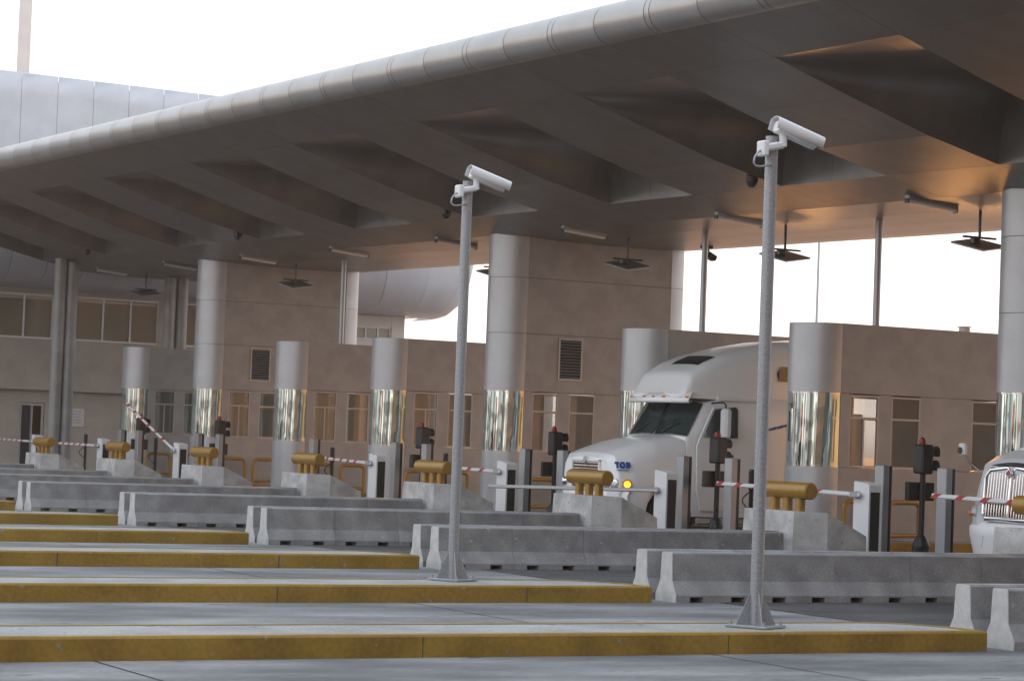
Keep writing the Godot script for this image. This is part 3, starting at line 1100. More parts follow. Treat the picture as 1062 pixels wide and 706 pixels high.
# ------------------------------------------------------------------ terminal building behind
func make_building() -> void:
	var Z := -86.0
	var t := thing("terminal_building", Vector3(0, 0, Z), "beige two-storey building with pale metal-clad upper volume behind the canopy", "building")
	var st := mb()
	# ground floor wall with a door opening, set back under the upper storey
	for q in [[8.0, 27.78, 0.0, 2.96], [28.70, 42.9, 0.0, 2.96], [27.78, 28.70, 2.5, 2.96]]:
		box(st, Vector3((q[0] + q[1]) / 2, (q[2] + q[3]) / 2, -.45), Vector3(q[1] - q[0], q[3] - q[2], .3))
	build(st, "ground_floor_wall", mats.beige, t)
	# upper storey: spandrel, piers and lintel around the window bands
	st = mb()
	box(st, Vector3(25.45, 3.88, -.15), Vector3(34.9, 1.84, .3))
	build(st, "spandrel", mats.beige, t)
	st = mb()
	box(st, Vector3(25.45, 6.61, -.15), Vector3(34.9, .42, .3))
	build(st, "lintel", mats.beige, t)
	var bands := [[9.0, 15.0, 5, 4.80, 6.40], [16.0, 22.0, 5, 4.80, 6.40], [23.4, 28.78, 5, 4.80, 6.40], [29.58, 32.80, 3, 4.80, 6.40], [33.72, 38.5, 4, 4.80, 6.40], [40.2, 42.33, 4, 5.45, 5.97]]
	var px := 8.0
	for q in bands:
		st = mb()
		box(st, Vector3((px + q[0]) / 2, 5.6, -.15), Vector3(q[0] - px, 1.6, .3))
		build(st, "pier", mats.beige if px < 38 else mats.white_render, t)
		px = q[1]
		var f := mb()
		var w: float = q[1] - q[0]
		for y in [q[3] + .03, q[4] - .03]:
			box(f, Vector3((q[0] + q[1]) / 2, y, -.1), Vector3(w, .06, .1))
		for k in q[2] + 1:
			box(f, Vector3(q[0] + .03 + (w - .06) * k / q[2], (q[3] + q[4]) / 2, -.1), Vector3(.06, q[4] - q[3] - .12, .1))
		var fr := build(f, "window_band", mats.white_paint, t)
		for k in q[2]:
			f = mb()
			box(f, Vector3(q[0] + .03 + (w - .06) * (k + .5) / q[2], (q[3] + q[4]) / 2, -.1), Vector3((w - .06) / q[2] - .06, q[4] - q[3] - .12, .012))
			build(f, "pane", mats.pane_far, fr)
		if q[3] > 5:
			st = mb()
			box(st, Vector3((q[0] + q[1]) / 2, 5.12, -.15), Vector3(w, .64, .3))
			box(st, Vector3((q[0] + q[1]) / 2, 6.18, -.15), Vector3(w, .42, .3))
			build(st, "pier", mats.white_render, t)
	st = mb()
	box(st, Vector3(42.62, 5.6, -.15), Vector3(.56, 1.6, .3))
	build(st, "pier", mats.white_render, t)
	# rooms behind the glass, floors, end walls
	st = mb()
	box(st, Vector3(25.4, 5.6, -5.0), Vector3(34.7, 1.7, .1))
	build(st, "inner_wall", mats.interior, t)
	st = mb()
	box(st, Vector3(25.4, 4.72, -2.7), Vector3(34.7, .1, 4.7))
	build(st, "inner_floor", mats.interior_dark, t)
	st = mb()
	for x in [8.1, 42.8]:
		box(st, Vector3(x, 4.75, -7.6), Vector3(.2, 3.6, 14.6))
		box(st, Vector3(x, 1.48, -7.8), Vector3(.2, 2.96, 14.4))
	build(st, "end_wall", mats.white_render, t)
	st = mb()
	for q in [[27.80, 27.86, 0, 2.48], [28.62, 28.68, 0, 2.48], [27.86, 28.62, 2.40, 2.48], [28.22, 28.27, 0, 2.40]]:
		box(st, Vector3((q[0] + q[1]) / 2, (q[2] + q[3]) / 2, -.4), Vector3(q[1] - q[0], q[3] - q[2], .12))
	var door := build(st, "door_frame", mats.aluminium, t)
	st = mb()
	box(st, Vector3(28.04, 1.2, -.42), Vector3(.34, 2.38, .02))
	build(st, "door_leaf", mats.post_dark, door)
	st = mb()
	box(st, Vector3(28.2, 1.5, -3.5), Vector3(3.0, 3.0, .1))
	build(st, "hall_back", mats.interior_dark, t)
	st = mb()
	bbox(st, Vector3(29.88, 2.02, -.28), Vector3(.6, .66, .03), .005)
	var nt := build(st, "notice_board", mats.notice, t)
	for k in 5:
		st = mb()
		box(st, Vector3(29.86 - .02 * (k % 2), 2.24 - .1 * k, -.262), Vector3(.44 - .06 * (k % 3), .028, .004))
		build(st, "text_line", mats.paper_print, nt)
	# clad upper volume: bowl-shaped underside, standing panels, rounded right end
	var prof := [Vector2(.1, 6.62), Vector2(.9, 6.66), Vector2(1.7, 6.76), Vector2(2.3, 7.1), Vector2(2.62, 7.8), Vector2(2.75, 8.8), Vector2(2.75, 11.2), Vector2(2.75, 13.2), Vector2(2.72, 13.9), Vector2(2.5, 13.95)]
	var xs := [8.0]
	while xs[xs.size() - 1] < 40.0: xs.append(xs[xs.size() - 1] + 1.31)
	for k in xs.size() - 1:
		st = mb()
		var rings := []
		for x in [xs[k] + .006, xs[k + 1] - .006]:
			var ring := []
			for p in prof: ring.append(Vector3(x, p.y - .012 * (x - 26), p.x))
			rings.append(ring)
		loft(st, rings)
		build(st, "cladding_panel", mats.cladding, t)
	# rounded end in three panels, shrinking towards the tip
	var xe: float = xs[xs.size() - 1]
	var tip := 45.7
	for k in 4:
		st = mb()
		var rings := []
		for s in 5:
			var u := (k + s / 4.0) / 4.0
			var x := xe + .012 + (tip - xe) * sin(u * PI / 2)
			var ring := []
			for j in prof.size():
				var p: Vector2 = prof[j]
				var low := clampf((8.8 - p.y) / 2.2, 0.0, 1.0)
				var xx := x - low * low * 1.2 * u
				var zz := p.x * (1.0 - .55 * pow(u, 2.0)) - 3.0 * pow(u, 4.0)
				ring.append(Vector3(xx, p.y - .012 * (xx - 26), zz))
			rings.append(ring)
		loft(st, rings)
		build(st, "cladding_panel", mats.cladding, t)
	st = mb()
	quad(st, Vector3(8, 14.1, 2.2), Vector3(43, 13.7, 1.0), Vector3(43, 13.7, -15), Vector3(8, 14.1, -15))
	quad(st, Vector3(8, 6.83, .1), Vector3(43.6, 6.4, .1), Vector3(43.6, 6.4, -15), Vector3(8, 6.83, -15))
	build(st, "deck", mats.cladding, t)
	st = mb()
	box(st, Vector3(25.5, 10.3, -.6), Vector3(34.6, 6.9, .2))
	build(st, "cladding_backing", mats.dark_gap, t)
	# twin columns between the canopy end and the building
	for q in [[26.95, "left"], [27.36, "left"], [30.88, "right"], [31.32, "right"]]:
		var x: float = q[0]
		var first: bool = x == 26.95 or x == 30.88
		var c := thing("round_column", Vector3(x, 0, -80.0), "grey round column, %s of the %s pair before the beige building" % ["left one" if first else "right one", q[1]], "column", "twin columns before the building")
		st = mb()
		var top := soffit_y(x, (80.0 - Z_FIRST) / PITCH)
		cyl(st, Vector3.ZERO, Vector3(0, top + .01, 0), .205, 24)
		build(st, "shaft", mats.wall_panel, c)
		st = mb()
		cyl(st, Vector3.ZERO, Vector3(0, .08, 0), .26, 24)
		build(st, "footing", mats.concrete, c)
	# masts
	var mt := thing("high_mast", Vector3(36.4, 0, -115), "pale wide mast rising above the metal-clad building at top left", "mast")
	st = mb()
	tube(st, [Vector3.ZERO, Vector3(0, 34, 0)], .34, .29, 20)
	build(st, "shaft", mats.white_render, mt)
	st = mb()
	cyl(st, Vector3.ZERO, Vector3(0, .3, 0), .6, 20)
	build(st, "base", mats.concrete, mt)
	var lm := thing("lamp_mast", Vector3(65.4, 0, -90), "thin grey mast far behind the canopy against the bright sky", "mast")
	st = mb()
	tube(st, [Vector3.ZERO, Vector3(0, 14, 0)], .07, .05, 10)
	build(st, "shaft", mats.post_silver, lm)
	st = mb()
	bbox(st, Vector3(.4, 14, 0), Vector3(.9, .1, .3), .02)
	build(st, "lamp_arm", mats.post_silver, lm)

# unseen block added behind the viewer to keep the sky off faces turned this way
func make_added_office_block() -> void:
	var t := thing("added_office_block", Vector3(0, 0, 12), "unseen dark brick block added behind the viewer to shade the toll lanes", "building")
	var st := mb()
	box(st, Vector3(28, 11.5, 7.0), Vector3(110, 23, 13.6))
	build(st, "brick_body", mats.brick, t)
	st = mb()
	box(st, Vector3(28, 23.3, 7.0), Vector3(110.8, .6, 14.4))
	build(st, "roof_edge", mats.concrete, t)
	var wm := mb()
	box(wm, Vector3.ZERO, Vector3(2.6, 1.7, .1))
	var mesh := commit(wm)
	for f in 6:
		for k in 24:
			put(mesh, "window", mats.cab_glass, t, Vector3(-23.5 + 4.5 * k, 2.2 + 3.7 * f, .18))

# unseen low buildings added on the exit side for the curved booth fronts to mirror
func make_added_shops() -> void:
	var tones := [lin(.34, .46, .55), lin(.26, .34, .38), lin(.08, .11, .14), lin(.40, .55, .66), lin(.24, .30, .32), lin(.32, .07, .05), lin(.30, .42, .42), lin(.38, .52, .62), lin(.14, .16, .15), lin(.30, .40, .46), lin(.36, .48, .55), lin(.15, .14, .13)]  # tones kept cool to offset the warm sun in the mirrored bands
	var words := ["pale blue", "blue grey", "dark slate", "light blue", "dull grey", "red", "pale green", "powder blue", "olive", "sky blue", "steel blue", "dark grey"]
	for k in 12:
		var w := 6.0 + 3.0 * ((k * 5) % 4)
		var h := 4.5 + 1.6 * ((k * 7) % 5)
		var t := thing("added_shop", Vector3(-34.0 - 4.0 * ((k * 3) % 4), 0, 14.0 - 14.0 * k), "%s flat-roofed shop added left of the view for the booth reflections" % words[k], "building", "shops added for the booth reflections")
		var m := cmat("shop_%d" % k, tones[k], .85)
		var st := mb()
		box(st, Vector3(-4, h / 2, 0), Vector3(8, h, w))
		build(st, "wall", m, t)
		st = mb()
		box(st, Vector3(-4, h + .15, 0), Vector3(8.6, .3, w + .6))
		build(st, "roof", mats.concrete, t)
		st = mb()
		box(st, Vector3(.03, 1.2, -w * .2), Vector3(.1, 2.4, 1.4))
		build(st, "door", mats.post_dark, t)
		for j in 2:
			st = mb()
			box(st, Vector3(.03, 1.8, w * (.05 + .25 * j)), Vector3(.1, 1.4, w * .18))
			build(st, "window", mats.cab_glass, t)
		st = mb()
		box(st, Vector3(.6, 2.8, 0), Vector3(1.2, .12, w * .8))
		build(st, "awning", mats.red_paint if k % 3 == 0 else mats.white_paint, t)

# ------------------------------------------------------------------ trucks
# local frame: x from the bumper backwards, y up, z lateral (+z towards the camera)
func section(x: float, pr: Array, hb: float) -> Array:
	# pr: half profile from low to centre top [[w,h],...]; mirrored; lowest point moved to hb
	var right := []
	for k in pr.size():
		var h: float = pr[k][1]
		right.append(Vector3(x, maxf(h, hb), pr[k][0]))
	var ring := []
	for p in right: ring.append(p)
	for k in range(right.size() - 2, -1, -1):
		ring.append(Vector3(x, right[k].y, -right[k].z))
	return ring

func lerp_prof(a: Array, b: Array, t: float) -> Array:
	var o := []
	for k in a.size(): o.append([lerpf(a[k][0], b[k][0], t), lerpf(a[k][1], b[k][1], t)])
	return o

func body_loft(st: SurfaceTool, keys: Array, arch_x: float, arch_r: float, base: float, steps := 6, rev := false) -> void:
	var rings := []
	for k in keys.size() - 1:
		for s in steps:
			var t := float(s) / steps
			var x := lerpf(keys[k][0], keys[k + 1][0], t)
			rings.append(truck_ring(x, lerp_prof(keys[k][1], keys[k + 1][1], t), arch_x, arch_r, base))
	var l := keys.size() - 1
	rings.append(truck_ring(keys[l][0], keys[l][1], arch_x, arch_r, base))
	loft(st, rings)
	for e in [0, rings.size() - 1]:
		var R: Array = rings[e]
		var m := R.size()
		for j in m / 2:
			quad(st, R[j], R[j + 1], R[m - 2 - j], R[m - 1 - j])

func truck_ring(x: float, pr: Array, ax: float, ar: float, base: float) -> Array:
	var hb := base
	if absf(x - ax) < ar: hb = maxf(base, .5 + sqrt(ar * ar - (x - ax) * (x - ax)))
	return section(x, pr, hb)

func wheel(t: Node3D, x: float, z: float, out: float) -> void:
	var w := Node3D.new()
	w.name = "wheel"
	t.add_child(w, true)
	w.position = Vector3(x, .51, z)
	var st := mb()
	tubes_r(st, [Vector3(0, 0, -.15), Vector3(0, 0, -.11), Vector3(0, 0, .11), Vector3(0, 0, .15)], [.44, .51, .51, .44], 32)
	build(st, "tyre", mats.rubber, w)
	st = mb()
	tubes_r(st, [Vector3(0, 0, .12 * out), Vector3(0, 0, .16 * out), Vector3(0, 0, .14 * out), Vector3(0, 0, .19 * out)], [.3, .29, .22, .1], 24)
	build(st, "rim", mats.aluminium, w)

func patch(st: SurfaceTool, c00: Vector3, c10: Vector3, c11: Vector3, c01: Vector3, bulge: Vector3, n := 10) -> void:
	# bilinear patch, bulged along its width
	st.set_smooth_group(1)
	for i in n:
		for j in 4:
			var q := []
			for uv in [[i, j], [i + 1, j], [i + 1, j + 1], [i, j + 1]]:
				var u := float(uv[0]) / n
				var v := float(uv[1]) / 4.0
				q.append(c00.lerp(c10, u).lerp(c01.lerp(c11, u), v) + bulge * (1.0 - pow(2.0 * u - 1.0, 2.0)))
			quad(st, q[0], q[1], q[2], q[3])
	st.set_smooth_group(-1)

func make_white_truck() -> void:
	var t := thing("semi_truck", Vector3(25.22, 0, -42.3), "white semi truck with raised sleeper roof and amber lamp leaving the lane", "truck")
	# hood and fenders
	var k0 := [[.84, .55], [.86, .8], [.86, 1.0], [.83, 1.40], [.74, 1.56], [.40, 1.60], [0, 1.61]]
	var k1 := [[1.08, .55], [1.10, .8], [1.09, 1.05], [1.02, 1.45], [.86, 1.65], [.45, 1.69], [0, 1.70]]
	var k2 := [[1.18, .55], [1.20, .8], [1.19, 1.1], [1.11, 1.50], [.93, 1.76], [.48, 1.81], [0, 1.82]]
	var k3 := [[1.20, .55], [1.22, .8], [1.21, 1.15], [1.17, 1.62], [1.02, 1.91], [.52, 1.975], [0, 1.99]]
	var k4 := [[1.19, .55], [1.20, .8], [1.19, 1.15], [1.17, 1.6], [1.08, 2.0], [.55, 2.09], [0, 2.11]]
	var st := mb()
	body_loft(st, [[.04, k0], [.14, k1], [.45, k2], [.95, k3], [1.62, k4]], 1.34, .64, .5, 10)
	build(st, "hood", mats.truck_white, t)
	# cab: from cowl to back of sleeper
	var c0 := [[1.17, .5], [1.17, 1.0], [1.17, 1.6], [1.12, 1.98], [1.05, 2.05], [.55, 2.09], [0, 2.10]]
	var c1 := [[1.17, .5], [1.17, 1.0], [1.17, 1.6], [1.15, 2.2], [1.06, 2.72], [.55, 2.80], [0, 2.82]]
	var c2 := [[1.19, .5], [1.19, 1.0], [1.19, 1.6], [1.18, 2.2], [1.14, 2.86], [.55, 2.90], [0, 2.91]]
	var c3 := [[1.22, .5], [1.22, 1.0], [1.22, 1.6], [1.21, 2.2], [1.19, 2.9], [.55, 2.95], [0, 2.95]]
	st = mb()
	body_loft(st, [[1.64, c0], [2.06, c1], [2.45, c2], [3.0, c3], [5.4, c3]], -9.0, .1, .5, 4)
	build(st, "cab", mats.truck_white, t)
	# roof fairing
	var f := []
	for q in [[1.60, 2.86, 2.93, .86], [1.68, 2.84, 3.06, .98], [1.83, 2.84, 3.36, 1.02], [2.23, 2.84, 3.60, 1.08], [2.65, 2.84, 3.77, 1.12], [3.35, 2.84, 3.96, 1.16], [4.05, 2.84, 4.09, 1.18], [4.8, 2.84, 4.15, 1.19], [5.4, 2.84, 4.15, 1.19]]:
		var w: float = q[3]; var h: float = q[2]; var b: float = q[1]
		f.append([q[0], [[w, b], [w, lerpf(b, h, .35)], [w * .985, lerpf(b, h, .62)], [w * .93, lerpf(b, h, .85)], [w * .78, lerpf(b, h, .955)], [w * .45, lerpf(b, h, .99)], [0, h]]])
	st = mb()
	body_loft(st, f, -9.0, .1, 2.84, 4)
	build(st, "roof_fairing", mats.truck_white, t)
	# dark skylight set into the fairing
	st = mb()
	st.set_smooth_group(1)
	for a in 6:
		for b in 10:
			var q := []
			for uv in [[a, b], [a + 1, b], [a + 1, b + 1], [a, b + 1]]:
				var x: float = 2.12 + .40 * uv[0] / 6.0
				var z: float = -.28 + 1.0 * uv[1] / 10.0
				q.append(Vector3(x, fairing_y(f, x, z) + .012, z))
			quad(st, q[0], q[3], q[2], q[1])
	st.set_smooth_group(-1)
	build(st, "skylight", mats.cab_glass, t)
	# sun visor with marker lamps
	st = mb()
	var rings := []
	for j in 17:
		var u := -1.0 + j / 8.0
		var x := 1.62 + .16 * u * u
		rings.append([Vector3(x, 2.80, u * 1.10), Vector3(x - .1, 2.74, u * 1.12), Vector3(x - .12, 2.79, u * 1.12), Vector3(x - .02, 2.95, u * 1.08), Vector3(x + .14, 2.95, u * 1.06)])
	loft(st, rings)
	build(st, "sun_visor", mats.truck_white, t)
	for u in [-.95, -.32, 0.0, .32, .92]:
		st = mb()
		bbox(st, Vector3(1.555 + .16 * u * u, 2.855, u * 1.11), Vector3(.05, .045, .12), .012, Basis(Vector3.BACK, -.5))
		build(st, "marker_lamp", mats.amber, t)
	# windscreen in two panes
	for s in [1.0, -1.0]:
		st = mb()
		var b0 := Vector3(1.60, 2.11, .0); var b1 := Vector3(1.66, 2.08, 1.10 * s)
		var t1 := Vector3(2.04, 2.74, 1.06 * s); var t0 := Vector3(1.96, 2.80, .0)
		patch(st, b0, b1, t1, t0, Vector3(-.05, .035, 0))
		build(st, "windscreen_pane", mats.cab_glass, t)
	st = mb()
	tube(st, [Vector3(1.56, 2.14, 0), Vector3(1.95, 2.82, 0)], .014, .014, 8)
	build(st, "windscreen_bar", mats.black_plastic, t)
	for s in [.25, -.75]:
		st = mb()
		tube(st, [Vector3(1.55, 2.12, s), Vector3(1.62, 2.24, s + .25), Vector3(1.70, 2.36, s + .5)], .012, .01, 6)
		build(st, "wiper", mats.black_plastic, t)
	# grille with bright bars
	st = mb()
	for q in [[.52], [-.52]]:
		bbox(st, Vector3(.03, 1.24, q[0]), Vector3(.07, .64, .05), .012)
	bbox(st, Vector3(.03, 1.54, 0), Vector3(.07, .05, 1.09), .012)
	bbox(st, Vector3(.03, .95, 0), Vector3(.07, .05, 1.09), .012)
	var gr := build(st, "grille", mats.truck_white, t)
	st = mb()
	bbox(st, Vector3(.045, 1.24, 0), Vector3(.02, .58, 1.0), .004)
	build(st, "grille_back", mats.black_plastic, gr)
	for k in 9:
		st = mb()
		bbox(st, Vector3(.022, 1.0 + .062 * k, 0), Vector3(.03, .026, .99), .006)
		build(st, "bar", mats.chrome, gr)
	st = mb()
	tubes_r(st, [Vector3(.0, 1.55, 0), Vector3(-.02, 1.55, 0)], [.075, .055], 20)
	build(st, "badge", mats.post_silver, gr)
	# lamps on the near and far front corners
	for s in [1.0, -1.0]:
		var nrm := Vector3(-.82, 0, .57 * s)
		for q in [[.11, .80, .075, "headlamp"], [.20, .965, .09, "headlamp"]]:
			st = mb()
			var c := Vector3(q[0] - .05, 1.1, q[1] * s)
			tubes_r(st, [c, c + nrm * .06, c + nrm * .075, c + nrm * .08], [q[2] + .015, q[2] + .012, q[2], q[2] * .3], 20)
			build(st, q[3], mats.chrome, t)
			st = mb()
			tubes_r(st, [c + nrm * .07, c + nrm * .095], [q[2] * .9, q[2] * .4], 20)
			build(st, "lamp_lens", mats.lamp_clear, t)
		st = mb()
		var c2_ := Vector3(.30, 1.1, 1.13 * s)
		var n2 := Vector3(-.5, 0, .86 * s)
		tubes_r(st, [c2_, c2_ + n2 * .05], [.10, .095], 20)
		build(st, "indicator_housing", mats.amber, t)
		st = mb()
		tubes_r(st, [c2_ + n2 * .045, c2_ + n2 * .075], [.075, .04], 16)
		build(st, "indicator_lens", mats.amber_lit if s > 0 else mats.amber, t)
	# bumper
	st = mb()
	rings = []
	for j in 17:
		var u := -1.0 + j / 8.0
		var x := .32 * pow(absf(u), 3.0)
		rings.append([Vector3(x + .14, .98, u * 1.19), Vector3(x - .02, .96, u * 1.22), Vector3(x - .06, .88, u * 1.22), Vector3(x - .06, .5, u * 1.22), Vector3(x, .36, u * 1.2), Vector3(x + .12, .34, u * 1.18)])
	loft(st, rings)
	build(st, "bumper", mats.truck_white, t)
	st = mb()
	bbox(st, Vector3(-.058, .58, 0), Vector3(.02, .12, .9), .005)
	build(st, "bumper_intake", mats.black_plastic, t)
	# doors, windows, mirrors on both sides
	for s in [1.0, -1.0]:
		st = mb()
		var dp := [Vector2(1.96, .62), Vector2(1.86, 1.0), Vector2(1.84, 1.9), Vector2(1.93, 2.12), Vector2(2.22, 2.68), Vector2(2.78, 2.74), Vector2(2.84, 2.66), Vector2(2.84, .62)]
		for q in dp.size():
			var a: Vector2 = dp[q]; var b: Vector2 = dp[(q + 1) % dp.size()]
			var ra: float = door_z(a.y) * s; var rb: float = door_z(b.y) * s
			quad(st, Vector3(a.x, a.y, ra - .05 * s), Vector3(b.x, b.y, rb - .05 * s), Vector3(b.x, b.y, rb), Vector3(a.x, a.y, ra))
		for q in range(1, dp.size() - 1):
			tri(st, Vector3(dp[0].x, dp[0].y, door_z(dp[0].y) * s), Vector3(dp[q].x, dp[q].y, door_z(dp[q].y) * s), Vector3(dp[q + 1].x, dp[q + 1].y, door_z(dp[q + 1].y) * s))
		var d := build(st, "door", mats.truck_white, t)
		st = mb()
		var wp := [Vector2(1.97, 2.08), Vector2(2.24, 2.64), Vector2(2.74, 2.70), Vector2(2.79, 2.64), Vector2(2.79, 2.08)]
		for q in range(1, wp.size() - 1):
			var o := .014
			tri(st, Vector3(wp[0].x, wp[0].y, (door_z(wp[0].y) + o) * s), Vector3(wp[q].x, wp[q].y, (door_z(wp[q].y) + o) * s), Vector3(wp[q + 1].x, wp[q + 1].y, (door_z(wp[q + 1].y) + o) * s))
		build(st, "side_window", mats.cab_glass, d)
		st = mb()
		bbox(st, Vector3(2.62, 1.72, (door_z(1.72) + .02) * s), Vector3(.14, .05, .03), .008)
		build(st, "door_handle", mats.black_plastic, d)
		st = mb()
		tube(st, [Vector3(2.2, 2.76, 1.14 * s), Vector3(2.3, 2.78, 1.42 * s), Vector3(2.33, 2.72, 1.46 * s), Vector3(2.33, 2.0, 1.46 * s), Vector3(2.28, 1.93, 1.4 * s), Vector3(2.15, 1.92, 1.15 * s)], .018, .018, 8)
		build(st, "mirror_arm", mats.black_metal, t)
		st = mb()
		bbox(st, Vector3(2.33, 2.36, 1.47 * s), Vector3(.16, .60, .24), .05)
		build(st, "mirror", mats.white_paint, t)
		st = mb()
		bbox(st, Vector3(2.80, 2.86, 1.2 * s), Vector3(1.05, .1, .05), .02)
		build(st, "drip_fairing", mats.truck_white, t)
		st = mb()
		var sw := [Vector2(3.76, 3.26), Vector2(3.72, 3.42), Vector2(3.80, 3.56), Vector2(4.1, 3.56), Vector2(4.1, 3.26)]
		for q in range(1, sw.size() - 1):
			tri(st, Vector3(sw[0].x, sw[0].y, 1.198 * s), Vector3(sw[q].x, sw[q].y, 1.185 * s), Vector3(sw[q + 1].x, sw[q + 1].y, 1.19 * s))
		build(st, "sleeper_window", mats.cab_glass, t)
		for k in 4:
			st = mb()
			var sx := 3.40 + .17 * k
			hexa(st, [Vector3(sx, 2.22 + .04 * k, 1.222 * s), Vector3(sx + .15, 2.25 + .04 * k, 1.222 * s), Vector3(sx + .15, 2.25 + .04 * k, 1.21 * s), Vector3(sx, 2.22 + .04 * k, 1.21 * s), Vector3(sx + .02, 2.27 + .04 * k, 1.222 * s), Vector3(sx + .17, 2.31 + .04 * k, 1.222 * s), Vector3(sx + .17, 2.31 + .04 * k, 1.21 * s), Vector3(sx + .02, 2.27 + .04 * k, 1.21 * s)])
			build(st, "side_mark", mats.blue_print, t)
		# hood seam and step
		st = mb()
		bbox(st, Vector3(2.5, .42, 1.05 * s), Vector3(1.2, .14, .25), .02)
		build(st, "step", mats.aluminium, t)
		wheel(t, 1.34, 1.02 * s, s)
		wheel(t, 5.9, .95 * s, s)
		wheel(t, 7.2, .95 * s, s)
	st = mb()
	for s in [.42, -.42]: box(st, Vector3(4.1, .78, s), Vector3(7.4, .24, .09))
	for x in [.6, 3.0, 5.0, 7.6]: box(st, Vector3(x, .78, 0), Vector3(.12, .2, .75))
	build(st, "chassis", mats.black_metal, t)
	# lettering on the hood side
	var tm := TextMesh.new()
	tm.text = "TOB"
	tm.font_size = 64
	tm.pixel_size = .0026
	tm.depth = .05
	var sf := SystemFont.new()
	sf.font_names = PackedStringArray(["Droid Sans"])
	sf.font_weight = 800
	tm.font = sf
	put(tm, "lettering", mats.blue_print, t, Vector3(.225, 1.47, 1.062), Basis(Vector3.UP, deg_to_rad(-18)) * Basis(Vector3.RIGHT, deg_to_rad(-32)))
	st = mb()
	box(st, Vector3(.21, 1.375, 1.09), Vector3(.26, .012, .012), Basis(Vector3.UP, deg_to_rad(-18)) * Basis(Vector3.RIGHT, deg_to_rad(-20)))
	build(st, "lettering_line", mats.blue_print, t)

func fairing_y(f: Array, x: float, z: float) -> float:
	for k in f.size() - 1:
		if x <= f[k + 1][0]:
			var pr := lerp_prof(f[k][1], f[k + 1][1], (x - f[k][0]) / (f[k + 1][0] - f[k][0]))
			for j in range(pr.size() - 1, 0, -1):
				if absf(z) <= pr[j - 1][0]:
					return lerpf(pr[j][1], pr[j - 1][1], (absf(z) - pr[j][0]) / (pr[j - 1][0] - pr[j][0]))
	return 4.1

func door_z(y: float) -> float:
	# outer surface of the door at height y
	if y < 1.6: return 1.23
	if y < 2.2: return lerpf(1.23, 1.222, (y - 1.6) / .6)
	return lerpf(1.222, 1.188, (y - 2.2) / .6)

